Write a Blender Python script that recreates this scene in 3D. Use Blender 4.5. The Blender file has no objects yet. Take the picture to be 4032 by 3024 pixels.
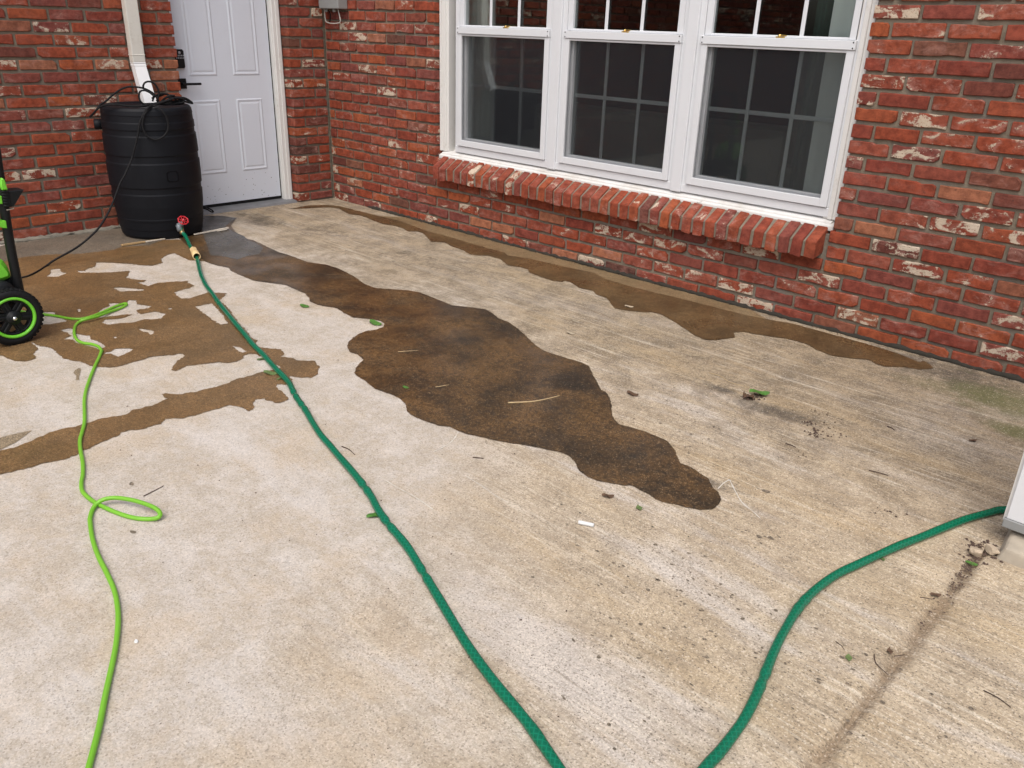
import bpy, bmesh, math, random
import numpy as np
from mathutils import Vector, Matrix, noise as mnoise
from mathutils.geometry import delaunay_2d_cdt

random.seed(7); np.random.seed(7)
sc = bpy.context.scene
COL = sc.collection
R = math.radians

# ------------------------------------------------------------------ camera
# fitted to the photograph's brick courses: corner of the two walls at the origin, window wall along +X (faces -Y),
# door wall along -Y (faces +X), z up.  CAMP = focal length in 4032-px pixels, yaw, pitch, roll, x, y, z
CAMP = (3236.7618, -0.755011, 0.408895, 0.033945, 5.493961, -3.725495, 1.269894)
def cam_axes():
    a, b, c = CAMP[1:4]
    f = np.array([math.sin(a)*math.cos(b), math.cos(a)*math.cos(b), -math.sin(b)])
    r = np.array([math.cos(a), -math.sin(a), 0.0]); u = np.cross(r, f)
    return r*math.cos(c)+u*math.sin(c), -r*math.sin(c)+u*math.cos(c), f
CR, CU, CF = cam_axes(); CP = np.array(CAMP[4:7])
cd = bpy.data.cameras.new('camera'); cam = bpy.data.objects.new('camera', cd); COL.objects.link(cam)
cd.sensor_width = 36.0; cd.lens = CAMP[0]/4032*36.0; cd.clip_start = 0.02; cd.clip_end = 500
cam.matrix_world = Matrix(((CR[0], CU[0], -CF[0], CP[0]), (CR[1], CU[1], -CF[1], CP[1]), (CR[2], CU[2], -CF[2], CP[2]), (0, 0, 0, 1)))
sc.camera = cam

# ------------------------------------------------------------------ sky, sun, exposure
SUN_EL, SUN_AZ = 58.0, 152.0          # degrees; azimuth measured from +Y clockwise (towards +X)
w = bpy.data.worlds.new('World'); sc.world = w; w.use_nodes = True
wt = w.node_tree; wt.nodes.clear()
sky = wt.nodes.new('ShaderNodeTexSky'); sky.sky_type = 'NISHITA'; sky.sun_disc = False
sky.sun_elevation = R(SUN_EL); sky.sun_rotation = R(SUN_AZ); sky.dust_density = 4.0; sky.air_density = 1.0; sky.ozone_density = 1.0
hs = wt.nodes.new('ShaderNodeHueSaturation'); hs.inputs['Saturation'].default_value = 0.60
bg = wt.nodes.new('ShaderNodeBackground'); bg.inputs['Strength'].default_value = 0.15
wo = wt.nodes.new('ShaderNodeOutputWorld')
wt.links.new(sky.outputs[0], hs.inputs['Color']); wt.links.new(hs.outputs[0], bg.inputs[0]); wt.links.new(bg.outputs[0], wo.inputs[0])
sd = bpy.data.lights.new('sun', 'SUN'); sd.energy = 1.1; sd.angle = R(50); sd.color = (1.0, 0.955, 0.89)
sun = bpy.data.objects.new('sun', sd); COL.objects.link(sun)
sdir = Vector((math.sin(R(SUN_AZ))*math.cos(R(SUN_EL)), math.cos(R(SUN_AZ))*math.cos(R(SUN_EL)), math.sin(R(SUN_EL))))
sun.rotation_euler = sdir.to_track_quat('Z', 'Y').to_euler(); sun.location = (3, -4, 9)
vs = sc.view_settings; vs.view_transform = 'Standard'; vs.look = 'None'; vs.gamma = 1.0; vs.exposure = 0.42; vs.use_curve_mapping = False

# ------------------------------------------------------------------ pixel -> place
def zp(o, pts, s=2.212):
    """points read off an enlarged crop with origin o and scale s -> photograph pixels"""
    return [(o[0]+x/s, o[1]+y/s) for x, y in pts]
def ray(px):
    px = np.asarray(px, float)
    return CF+((px[..., 0]-2016)/CAMP[0])[..., None]*CR-((px[..., 1]-1512)/CAMP[0])[..., None]*CU
def on_plane(px, n, p0):
    d = ray(px); n = np.asarray(n, float)
    return CP+(((np.asarray(p0, float)-CP)@n)/(d@n))[..., None]*d
def on_ground(px, z=0.0): return on_plane(px, (0, 0, 1), (0, 0, z))
def project(P):
    d = np.asarray(P, float)-CP; z = d@CF
    return np.stack([2016+CAMP[0]*(d@CR)/z, 1512-CAMP[0]*(d@CU)/z], -1)
DS = 4032/2212.0
def dp(pts): return [(x*DS, y*DS) for x, y in pts]

# ------------------------------------------------------------------ object helpers
def link(o, parent=None):
    COL.objects.link(o)
    if parent is not None: o.parent = parent
    return o
def tag(o, label=None, cat=None, group=None, kind=None):
    if label: o['label'] = label
    if cat: o['category'] = cat
    if group: o['group'] = group
    if kind: o['kind'] = kind
    return o
def empty(name, loc=(0, 0, 0)):
    o = bpy.data.objects.new(name, None); o.location = loc; o.empty_display_size = 0.1
    return link(o)
def mesh_obj(name, verts, faces, mat, parent=None, smooth=False, uvs=None, world=True):
    me = bpy.data.meshes.new(name); me.from_pydata([tuple(v) for v in verts], [], [tuple(f) for f in faces])
    if uvs is not None:
        l = me.uv_layers.new(name='UVMap'); l.data.foreach_set('uv', np.asarray(uvs, np.float32).ravel())
    if smooth: me.polygons.foreach_set('use_smooth', [True]*len(me.polygons))
    me.materials.append(mat); me.update()
    o = link(bpy.data.objects.new(name, me), parent)
    if parent is not None and world: o.matrix_parent_inverse = pinv(parent)
    return o
def pinv(p):
    m = Matrix.Translation(p.location)
    q = p.parent
    return m.inverted() if q is None else m.inverted()@Matrix.Identity(4)
class MB:
    """collects shapes (world coordinates) into one mesh"""
    def __init__(s): s.v = []; s.f = []; s.sm = []
    def add(s, v, f, smooth=False):
        b = len(s.v); s.v += [tuple(map(float, q)) for q in v]; s.f += [tuple(i+b for i in q) for q in f]; s.sm += [smooth]*len(f); return s
    def hexa(s, c, bevel=0.0, seg=1):
        """8 corners: bottom ring 0-3, top ring 4-7"""
        if bevel <= 0:
            return s.add(c, [(3, 2, 1, 0), (4, 5, 6, 7), (0, 1, 5, 4), (1, 2, 6, 5), (2, 3, 7, 6), (3, 0, 4, 7)])
        bm = bmesh.new(); vs_ = [bm.verts.new(q) for q in c]
        for f in [(3, 2, 1, 0), (4, 5, 6, 7), (0, 1, 5, 4), (1, 2, 6, 5), (2, 3, 7, 6), (3, 0, 4, 7)]: bm.faces.new([vs_[i] for i in f])
        bmesh.ops.bevel(bm, geom=list(bm.edges), offset=bevel, segments=seg, profile=0.6, affect='EDGES')
        bm.verts.index_update()
        s.add([v.co[:] for v in bm.verts], [[v.index for v in f.verts] for f in bm.faces]); bm.free(); return s
    def box(s, a, b, bevel=0.0, seg=1):
        (x0, y0, z0), (x1, y1, z1) = a, b
        return s.hexa([(x0, y0, z0), (x1, y0, z0), (x1, y1, z0), (x0, y1, z0), (x0, y0, z1), (x1, y0, z1), (x1, y1, z1), (x0, y1, z1)], bevel, seg)
    def prism(s, poly, off, bevel=0.0):
        """polygon (list of 3D points) extruded by vector off"""
        n = len(poly); off = Vector(off); p = [Vector(q) for q in poly]
        if bevel > 0:
            c = sum(p, Vector())/n
            ins = [q+(c-q).normalized()*bevel for q in p]; d = off.normalized()*bevel
            rings = [ins, [q+d for q in p], [q+off-d for q in p], [q+off for q in ins]]
        else: rings = [p, [q+off for q in p]]
        v = [q for r_ in rings for q in r_]; f = [tuple(range(n-1, -1, -1)), tuple(range((len(rings)-1)*n, len(rings)*n))]
        for k in range(len(rings)-1):
            for i in range(n): j = (i+1) % n; f.append((k*n+i, k*n+j, (k+1)*n+j, (k+1)*n+i))
        return s.add(v, f)
    def lathe(s, prof, c, axis=(0, 0, 1), seg=48, cap=True, smooth=True):
        """prof: list of (r, h) along axis from point c"""
        ax = Vector(axis).normalized(); t = ax.orthogonal().normalized(); b = ax.cross(t); c = Vector(c); v = []; f = []
        for r_, h in prof:
            for i in range(seg):
                a = 2*math.pi*i/seg; v.append(c+ax*h+(t*math.cos(a)+b*math.sin(a))*r_)
        for k in range(len(prof)-1):
            for i in range(seg): j = (i+1) % seg; f.append((k*seg+i, k*seg+j, (k+1)*seg+j, (k+1)*seg+i))
        if cap:
            f.append(tuple(range(seg-1, -1, -1))); f.append(tuple(range((len(prof)-1)*seg, len(prof)*seg)))
        return s.add(v, f, smooth)
    def tube(s, pts, rad, seg=8, cap=True):
        v, f, _ = tube_geo(pts, rad, seg, cap); return s.add(v, f, True)
    def build(s, name, mat, parent=None):
        o = mesh_obj(name, s.v, s.f, mat, parent); o.data.polygons.foreach_set('use_smooth', s.sm); return o
def tube_geo(pts, rad, seg=10, cap=True):
    P = np.asarray(pts, float); n = len(P)
    T = np.gradient(P, axis=0); T /= np.linalg.norm(T, axis=1)[:, None]+1e-12
    up = np.array([0, 0, 1.0]); N = np.cross(T[0], up)
    if np.linalg.norm(N) < 1e-3: N = np.cross(T[0], [1.0, 0, 0])
    N /= np.linalg.norm(N); v = []; L = 0.0; Ls = []
    rr = rad if hasattr(rad, '__len__') else [rad]*n
    for i in range(n):
        N = N-T[i]*(N@T[i]); N /= np.linalg.norm(N)+1e-12; B = np.cross(T[i], N)
        if i: L += np.linalg.norm(P[i]-P[i-1])
        Ls.append(L)
        for k in range(seg):
            a = 2*math.pi*k/seg; v.append(P[i]+rr[i]*(N*math.cos(a)+B*math.sin(a)))
    f = []; uv = []
    for i in range(n-1):
        for k in range(seg):
            j = (k+1) % seg; f.append((i*seg+k, i*seg+j, (i+1)*seg+j, (i+1)*seg+k))
            uv += [(Ls[i], k/seg), (Ls[i], (k+1)/seg), (Ls[i+1], (k+1)/seg), (Ls[i+1], k/seg)]
    if cap:
        f.append(tuple(range(seg-1, -1, -1))); f.append(tuple(range((n-1)*seg, n*seg))); uv += [(0, 0)]*(2*seg)
    return v, f, uv
def spline(pts, step=0.02):
    """Catmull-Rom through 3D points, resampled to about step metres"""
    P = np.asarray(pts, float); P = np.vstack([2*P[0]-P[1], P, 2*P[-1]-P[-2]]); out = []
    for i in range(1, len(P)-2):
        a, b, c, d = P[i-1], P[i], P[i+1], P[i+2]; m = max(2, int(np.linalg.norm(c-b)/step))
        for k in range(m):
            t = k/m; out.append(0.5*((2*b)+(-a+c)*t+(2*a-5*b+4*c-d)*t*t+(-a+3*b-3*c+d)*t**3))
    out.append(P[-2]); return np.array(out)

# ------------------------------------------------------------------ material helpers
class NT:
    def __init__(s, name):
        s.m = bpy.data.materials.new(name); s.m.use_nodes = True; s.t = s.m.node_tree; s.t.nodes.clear()
        s.out = s.t.nodes.new('ShaderNodeOutputMaterial')
    def n(s, typ, inp=None, **props):
        nd = s.t.nodes.new('ShaderNode'+typ)
        for k, v in props.items(): setattr(nd, k, v)
        for k, v in (inp or {}).items(): s.set(nd.inputs[k], v)
        return nd
    def set(s, sock, v):
        if isinstance(v, bpy.types.NodeSocket): s.t.links.new(v, sock)
        else:
            if sock.type == 'RGBA' and len(v) == 3: v = (*v, 1.0)
            sock.default_value = v
    def math(s, op, a, b=0.0, c=0.0, clamp=False):
        nd = s.n('Math', operation=op, use_clamp=clamp); s.set(nd.inputs[0], a); s.set(nd.inputs[1], b); s.set(nd.inputs[2], c); return nd.outputs[0]
    def vmath(s, op, a, b=(0, 0, 0)):
        nd = s.n('VectorMath', operation=op); s.set(nd.inputs[0], a)
        if op == 'SCALE': s.set(nd.inputs['Scale'], b)
        else: s.set(nd.inputs[1], b)
        return nd.outputs[0]
    def mix(s, f, a, b, blend='MIX'):
        nd = s.n('Mix', data_type='RGBA', blend_type=blend); s.set(nd.inputs[0], f); s.set(nd.inputs[6], a); s.set(nd.inputs[7], b); return nd.outputs[2]
    def noise(s, vec, scale, detail=3.0, rough=0.55, dist=0.0):
        return s.n('TexNoise', {'Vector': vec, 'Scale': scale, 'Detail': detail, 'Roughness': rough, 'Distortion': dist}).outputs[0]
    def ramp(s, f, stops, interp='LINEAR'):
        nd = s.n('ValToRGB'); nd.color_ramp.interpolation = interp; e = nd.color_ramp.elements
        while len(e) < len(stops): e.new(0.5)
        for el, (p, c) in zip(e, stops): el.position = p; el.color = (*c, 1.0) if len(c) == 3 else c
        s.set(nd.inputs[0], f); return nd.outputs[0]
    def step(s, f, lo, hi):
        nd = s.n('MapRange', interpolation_type='SMOOTHSTEP'); s.set(nd.inputs[0], f); s.set(nd.inputs[1], lo); s.set(nd.inputs[2], hi); return nd.outputs[0]
    def pos(s): return s.n('NewGeometry').outputs['Position']
    def bump(s, h, strength=0.4, dist=0.003): return s.n('Bump', {'Height': h, 'Strength': strength, 'Distance': dist}).outputs[0]
    def pbr(s, **kw):
        b = s.n('BsdfPrincipled', {k.replace('_', ' '): v for k, v in kw.items()}); s.t.links.new(b.outputs[0], s.out.inputs[0]); return s.m
def simple(name, col, rough=0.5, var=0.12, scale=30, bump=0.0, bscale=200, metal=0.0, spec=0.5, coat=0.0):
    t = NT(name); p = t.pos(); nz = t.noise(p, scale, 4)
    c = t.mix(nz, tuple(x*(1-var) for x in col), tuple(min(1, x*(1+var)) for x in col))
    kw = dict(Base_Color=c, Roughness=t.math('ADD', rough-0.06, t.math('MULTIPLY', nz, 0.12)), Metallic=metal, Specular_IOR_Level=spec, Coat_Weight=coat)
    if bump: kw['Normal'] = t.bump(t.noise(p, bscale, 3), bump, 0.002)
    return t.pbr(**kw)

def brick_material(name, per_island):
    t = NT(name); geo = t.n('NewGeometry')
    rnd = geo.outputs['Random Per Island'] if per_island else t.n('ObjectInfo').outputs['Random']
    r2 = t.math('FRACT', t.math('MULTIPLY', rnd, 17.31)); r3 = t.math('FRACT', t.math('MULTIPLY', rnd, 71.7))
    sh = t.n('CombineXYZ', {0: t.math('MULTIPLY', rnd, 41.0), 1: t.math('MULTIPLY', r2, 29.0), 2: t.math('MULTIPLY', r3, 33.0)}).outputs[0]
    p = t.vmath('ADD', geo.outputs['Position'], sh)
    base = t.ramp(r2, [(0.0, (.255, .052, .029)), (.18, (.310, .066, .031)), (.36, (.220, .047, .031)), (.5, (.350, .085, .033)), (.62, (.265, .060, .038)),
                       (.74, (.205, .056, .044)), (.84, (.30, .074, .042)), (.92, (.15, .046, .034)), (.97, (.40, .15, .080)), (1.0, (.11, .045, .035))])
    lng = t.vmath('MULTIPLY', p, (.55, .55, 1.0))
    n1 = t.noise(p, 26, 6, .7); n2 = t.noise(p, 9, 3)
    c = t.mix(t.step(n1, .25, .75), t.mix(1.0, base, (.52, .49, .49), 'MULTIPLY'), t.mix(1.0, base, (1.16, 1.22, 1.22), 'MULTIPLY'))
    haze = t.math('MULTIPLY', t.step(t.noise(lng, 24, 6, .72, .4), .45, .72), t.math('MULTIPLY', t.step(r3, .0, .75), .70))
    c = t.mix(haze, c, (.42, .225, .185))
    # old lime and paint left on the reclaimed bricks
    thr = t.math('SUBTRACT', .70, t.math('MULTIPLY', t.math('POWER', r3, 2.2), .235))
    lime = t.math('ADD', t.math('MULTIPLY', t.noise(lng, 24, 3, .55, .8), .66), t.math('MULTIPLY', t.noise(p, 90, 6, .75, .3), .34))
    lm = t.math('MULTIPLY', t.step(lime, thr, t.math('ADD', thr, .05)), t.step(t.noise(p, 160, 3, .7), .30, .45))
    c = t.mix(t.math('MULTIPLY', lm, .88), c, t.mix(n2, (.50, .40, .28), (.64, .56, .45)))
    # black soot specks
    c = t.mix(t.math('MULTIPLY', t.step(t.noise(p, 60, 4, .65), .60, .72), .55), c, (.06, .030, .023))
    h = t.math('ADD', t.math('MULTIPLY', t.noise(p, 140, 5, .7), .9), t.math('ADD', t.math('MULTIPLY', lm, .5), t.math('MULTIPLY', n1, 1.1)))
    return t.pbr(Base_Color=c, Roughness=.88, Specular_IOR_Level=.25, Normal=t.bump(h, .7, .004))
M = {}
M['brick'] = brick_material('brick', False); M['brick_isl'] = brick_material('brick_joined', True)
def mortar_material():
    t = NT('mortar'); p = t.pos(); n = t.noise(p, 30, 5, .65); n2 = t.noise(p, 5, 3)
    c = t.mix(n, (.125, .102, .075), (.31, .262, .200)); c = t.mix(t.step(n2, .45, .7), c, t.mix(n, (.14, .125, .105), (.25, .225, .19)))
    return t.pbr(Base_Color=c, Roughness=.95, Specular_IOR_Level=.1, Normal=t.bump(t.math('ADD', t.noise(p, 180, 5, .7), t.math('MULTIPLY', n, 1.5)), .8, .005))
M['mortar'] = mortar_material()

def concrete(name, wet=None):
    """patio slab; wet = (tint dark, tint light, roughness, spread)"""
    t = NT(name); p = t.pos(); sp = t.n('SeparateXYZ', {0: p})
    big = t.noise(p, 1.3, 4, .62, .4); mid = t.noise(p, 7.0, 6, .72, .3); small = t.noise(p, 38, 5, .75)
    st = t.n('CombineXYZ', {0: t.math('MULTIPLY', sp.outputs[0], 1.3), 1: t.math('MULTIPLY', sp.outputs[1], 26.0), 2: 0.0}).outputs[0]
    streak = t.noise(st, 1.0, 6, .72, .2)
    st2 = t.n('CombineXYZ', {0: t.math('MULTIPLY', sp.outputs[0], 5.0), 1: t.math('MULTIPLY', sp.outputs[1], 95.0), 2: 0.0}).outputs[0]
    fst = t.noise(st2, 1.0, 4, .7, .15)
    grain = t.noise(p, 400, 3, .75)
    vo = t.n('TexVoronoi', {'Vector': p, 'Scale': 290.0, 'Randomness': 1.0}, feature='F1')
    cell = t.n('SeparateColor', {0: vo.outputs['Color']}).outputs[0]
    right = t.step(t.math('ADD', t.math('ADD', sp.outputs[0], t.math('MULTIPLY', sp.outputs[1], .9)), t.math('MULTIPLY', t.math('SUBTRACT', big, .5), 1.9)), 1.35, 2.75)     # coarser, browner towards the drive
    far = t.step(t.math('ADD', t.math('ADD', sp.outputs[1], t.math('MULTIPLY', t.math('SUBTRACT', mid, .5), .9)), t.math('MULTIPLY', t.math('SUBTRACT', big, .5), .9)), -1.75, -.75)   # dirtier under the window
    mott = t.math('ADD', t.math('MULTIPLY', mid, .55), t.math('MULTIPLY', small, .45))
    col = t.mix(t.step(mott, .36, .60), (.560, .505, .450), (.430, .370, .300))
    col = t.mix(t.math('MULTIPLY', t.step(t.noise(p, 2.6, 5, .7), .46, .66), .55), col, (.475, .375, .265))
    col = t.mix(t.math('MULTIPLY', right, .80), col, t.mix(t.step(mott, .38, .62), (.485, .382, .252), (.300, .230, .152)))
    col = t.mix(t.math('MULTIPLY', far, .88), col, t.mix(t.step(mott, .40, .60), (.345, .270, .178), (.180, .142, .098)))
    pv = t.n('CombineXYZ', {0: t.math('MULTIPLY', sp.outputs[0], .75), 1: t.math('MULTIPLY', sp.outputs[1], 3.2), 2: 7.3}).outputs[0]; pat = t.noise(pv, 1.5, 5, .68, .35)
    col = t.mix(t.math('MULTIPLY', t.step(pat, .50, .68), t.math('SUBTRACT', .60, t.math('MULTIPLY', far, .38))), col, t.mix(mott, (.60, .555, .515), (.50, .455, .415)))
    col = t.mix(t.math('MULTIPLY', t.step(pat, .48, .30), t.math('ADD', .22, t.math('MULTIPLY', right, .35))), col, t.mix(mott, (.48, .355, .205), (.33, .245, .145)))
    sa = t.math('ADD', .10, t.math('MULTIPLY', t.math('MAXIMUM', right, far), .55))
    col = t.mix(t.math('MULTIPLY', t.step(streak, .53, .72), sa), col, (.60, .54, .45))
    col = t.mix(t.math('MULTIPLY', t.step(streak, .47, .28), sa), col, (.26, .215, .165))
    fa = t.math('MULTIPLY', t.math('ADD', .06, t.math('MULTIPLY', t.math('MAXIMUM', right, far), .55)), t.step(t.noise(p, 2.2, 3), .40, .60))
    col = t.mix(t.math('MULTIPLY', t.step(fst, .52, .70), fa), col, (.64, .57, .46))
    col = t.mix(t.math('MULTIPLY', t.step(fst, .48, .32), fa), col, (.22, .175, .125))
    if not wet:
        at = t.n('Attribute', attribute_name='stain', attribute_type='GEOMETRY'); ss = t.n('SeparateColor', {0: at.outputs['Color']})
        brk = t.math('ADD', t.math('MULTIPLY', mid, .45), t.math('ADD', t.math('MULTIPLY', small, .25), t.math('MULTIPLY', streak, .30)))
        for ch, c_, am in ((0, (.105, .087, .068), .85), (1, (.150, .145, .066), .85), (2, (.62, .55, .45), .75)):
            lo = t.math('SUBTRACT', .72, t.math('MULTIPLY', ss.outputs[ch], .50))
            m = t.math('MULTIPLY', t.step(brk, lo, t.math('ADD', lo, .30 if ch == 1 else .22)), t.math('MULTIPLY', t.step(ss.outputs[ch], .02, .5), am))
            col = t.mix(m, col, c_)
        col = t.mix(t.math('MULTIPLY', at.outputs['Alpha'], t.step(small, .25, .55)), col, t.mix(small, (.13, .095, .06), (.30, .215, .14)))
    sal = t.math('ADD', t.math('MULTIPLY', grain, .45), t.math('ADD', t.math('MULTIPLY', cell, .30), t.math('MULTIPLY', small, .25)))
    amp = t.math('ADD', .95, t.math('MULTIPLY', right, .65))
    mul = t.math('ADD', 1.0, t.math('MULTIPLY', t.math('SUBTRACT', sal, .5), amp))
    mulc = t.n('CombineColor', {0: mul, 1: mul, 2: mul}).outputs[0]
    col = t.mix(1.0, col, mulc, 'MULTIPLY')
    pit = t.math('MULTIPLY', t.step(cell, .10, .03), t.math('ADD', .22, t.math('MULTIPLY', right, .25)))
    col = t.mix(pit, col, (.12, .095, .07))
    col = t.mix(t.math('MULTIPLY', t.step(cell, .93, .97), t.math('ADD', .10, t.math('MULTIPLY', right, .25))), col, (.70, .64, .54))
    h = t.math('ADD', t.math('MULTIPLY', grain, .5), t.math('ADD', t.math('MULTIPLY', small, .8), t.math('MULTIPLY', cell, .3)))
    if wet:
        dk, lt, ro, spread = wet
        v1 = t.math('ADD', t.math('MULTIPLY', t.noise(p, 3.2, 5, .7, .3), .55), t.math('MULTIPLY', mott, .45))
        wc = t.mix(t.step(v1, .5-spread, .5+spread), lt, dk)
        wc = t.mix(1.0, wc, t.n('CombineColor', {k: t.math('ADD', 1.0, t.math('MULTIPLY', t.math('SUBTRACT', sal, .5), 3.2)) for k in (0, 1, 2)}).outputs[0], 'MULTIPLY')
        wc = t.mix(t.math('MULTIPLY', t.step(t.noise(p, 60, 4, .75), .50, .62), .75), wc, dk)
        wc = t.mix(t.math('MULTIPLY', t.step(cell, .90, .97), .40), wc, (.30, .21, .12))
        rg = t.math('ADD', ro, t.math('MULTIPLY', t.step(t.noise(p, 4.0, 3), .4, .65), .22))
        return t.pbr(Base_Color=wc, Roughness=rg, Specular_IOR_Level=.40, Normal=t.bump(h, .10, .002))
    return t.pbr(Base_Color=col, Roughness=.92, Specular_IOR_Level=.15, Normal=t.bump(h, .45, .003))
M['concrete'] = concrete('concrete')
M['wet_dark'] = concrete('wet_concrete_dark', ((.024, .017, .010), (.135, .074, .028), .30, .13))
M['wet_mid'] = concrete('wet_concrete', ((.120, .074, .034), (.215, .122, .050), .40, .16))
M['wet_wall'] = concrete('wet_concrete_film', ((.060, .038, .017), (.155, .096, .042), .26, .16))
M['damp'] = concrete('damp_concrete', ((.19, .145, .092), (.28, .215, .138), .5, .2))
M['damp_wall'] = concrete('damp_wall_foot', ((.105, .088, .068), (.20, .165, .125), .5, .2))
M['tan_film'] = concrete('tan_wet_film', ((.165, .115, .060), (.27, .195, .110), .33, .2))
M['drop'] = concrete('drop_marks', ((.125, .100, .074), (.20, .160, .115), .6, .2))
M['damp_grey'] = concrete('damp_grey_concrete', ((.040, .037, .034), (.085, .076, .064), .22, .2))
def white_paint(name, col, dirt=.25, rough=.42):
    t = NT(name); p = t.pos(); n = t.noise(p, 6, 5, .65); n2 = t.noise(p, 60, 4, .7)
    c = t.mix(t.math('MULTIPLY', t.step(t.math('ADD', t.math('MULTIPLY', n, .6), t.math('MULTIPLY', n2, .4)), .50, .72), dirt), col, (.42, .38, .31))
    return t.pbr(Base_Color=c, Roughness=rough, Normal=t.bump(n2, .08, .002))
M['vinyl'] = white_paint('white_vinyl', (.655, .668, .69), .12, .38)
M['old_paint'] = white_paint('weathered_white_paint', (.70, .69, .665), .42, .55)
def peeling_paint():
    t = NT('peeling_white_paint'); p = t.pos(); q_ = t.vmath('MULTIPLY', p, (.30, 1.0, 1.0)); n = t.noise(q_, 55, 6, .75); n2 = t.noise(p, 7, 4, .65)
    c = t.mix(t.math('MULTIPLY', t.step(n2, .40, .70), .5), (.69, .68, .66), (.46, .42, .36))
    pe = t.math('MULTIPLY', t.step(n, .60, .66), t.step(t.noise(q_, 9, 3), .50, .62)); c = t.mix(t.math('MULTIPLY', pe, .8), c, (.22, .18, .13))
    return t.pbr(Base_Color=c, Roughness=.6, Normal=t.bump(t.math('SUBTRACT', 1.0, pe), .5, .002))
M['peeling'] = peeling_paint()
M['door'] = white_paint('door_white', (.655, .695, .765), .08, .42)
M['spout'] = white_paint('downspout_white', (.66, .64, .58), .45, .4)
M['spout_new'] = white_paint('downspout_new_white', (.80, .80, .80), .10, .35)
M['black_metal'] = simple('black_metal', (.007, .007, .008), .45, spec=.25)
M['key'] = simple('grey_print', (.35, .36, .38), .5)
M['barrel'] = simple('black_barrel_plastic', (.0062, .0070, .0098), .55, .25, 14, .10, 160, spec=.20)
M['black_matt'] = simple('black_matt', (.004, .004, .005), .8, .2, 30, spec=.1)
M['black_rubber'] = simple('black_rubber', (.009, .009, .010), .66, .2, 60, .25, 300, spec=.22)
M['black_plastic'] = simple('black_plastic', (.008, .009, .010), .45, .2, 60, spec=.25)
M['lime'] = simple('lime_plastic', (.16, .56, .035), .38, .08, 40)
M['chrome'] = simple('chrome', (.7, .7, .7), .15, .05, 30, metal=1.0)
M['grey_metal'] = simple('grey_cast_metal', (.23, .26, .29), .5, .2, 150, .3, 300, metal=.4)
M['brass'] = simple('brass', (.36, .26, .13), .4, .2, 150, metal=.8)
M['gold'] = simple('polished_brass', (.75, .55, .20), .25, .1, 100, metal=1.0)
M['red'] = simple('red_plastic', (.50, .012, .022), .42, .15, 80)
M['cream'] = simple('cream_plastic', (.72, .53, .27), .45, .08, 60)
M['grey_box'] = simple('grey_painted_metal', (.25, .255, .25), .5, .1, 20)
M['alu'] = simple('weathered_aluminium', (.20, .205, .215), .5, .3, 25, metal=.3)
M['wire_white'] = simple('pale_cable', (.55, .53, .48), .5)
M['wood_pale'] = simple('weathered_pale_wood', (.60, .54, .45), .8, .3, 40, .4, 150)
M['wood_raw'] = simple('split_brown_wood', (.40, .26, .12), .85, .4, 60, .5, 150)
M['stone'] = simple('pale_stone', (.42, .335, .24), .9, .45, 60, .9, 150)
M['dirt'] = simple('dirt_and_gap_shade', (.030, .026, .019), .95, .5, 60, .8, 90)  # mud specks, and the painted shadow gap with dirt under the window wall
M['grit'] = simple('grey_mortar_ledge', (.20, .18, .145), .95, .5, 18, 1.0, 70)
M['footing'] = simple('footing_concrete', (.40, .345, .27), .92, .35, 16, .9, 60)
M['chalk'] = simple('white_chalk', (.66, .66, .65), .8, .05, 60)
M['chalk_line'] = simple('pale_scratch', (.60, .56, .49), .9, .2, 60)
M['leaf_green'] = simple('green_leaf', (.075, .19, .030), .5, .4, 60)
M['leaf_olive'] = simple('olive_leaf', (.12, .17, .055), .6, .4, 60)
M['leaf_brown'] = simple('brown_leaf', (.10, .055, .030), .7, .4, 60)
M['leaf_pale'] = simple('pale_dry_leaf', (.42, .35, .25), .7, .3, 60)
M['twig'] = simple('dark_twig', (.075, .045, .032), .8, .4, 60)
M['straw'] = simple('straw', (.48, .36, .20), .8, .3, 60)
M['fabric_pale'] = simple('pale_curtain', (.74, .73, .70), .9, .1, 10)
M['fabric_white'] = simple('white_sheer', (.82, .83, .82), .9, .04, 10)
M['fabric_green'] = simple('dark_green_curtain', (.030, .065, .055), .9, .2, 10)
M['sofa'] = simple('sofa_fabric', (.11, .11, .09), .9, .2, 8)
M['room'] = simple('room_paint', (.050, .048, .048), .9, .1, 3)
M['roof'] = simple('white_soffit', (.60, .58, .55), .7, .1, 5)
M['shingle'] = simple('shingle', (.10, .09, .085), .9, .3, 12)
def glass_material():
    t = NT('window_glass'); fr = t.n('Fresnel', {'IOR': 1.5}); gl = t.n('BsdfGlossy', {'Color': (1, 1, 1, 1), 'Roughness': .012})
    tr = t.n('BsdfTransparent', {'Color': (.80, .83, .82, 1)}); mx = t.n('MixShader', {0: t.math('MULTIPLY', fr.outputs[0], 0.75, clamp=True), 1: tr.outputs[0], 2: gl.outputs[0]})
    t.t.links.new(mx.outputs[0], t.out.inputs[0]); return t.m
M['glass'] = glass_material()
def screen_material():
    t = NT('insect_screen'); df = t.n('BsdfDiffuse', {'Color': (.045, .048, .054, 1)}); tr = t.n('BsdfTransparent')
    mx = t.n('MixShader', {0: .21, 1: tr.outputs[0], 2: df.outputs[0]}); t.t.links.new(mx.outputs[0], t.out.inputs[0]); return t.m
M['screen'] = screen_material()
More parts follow.
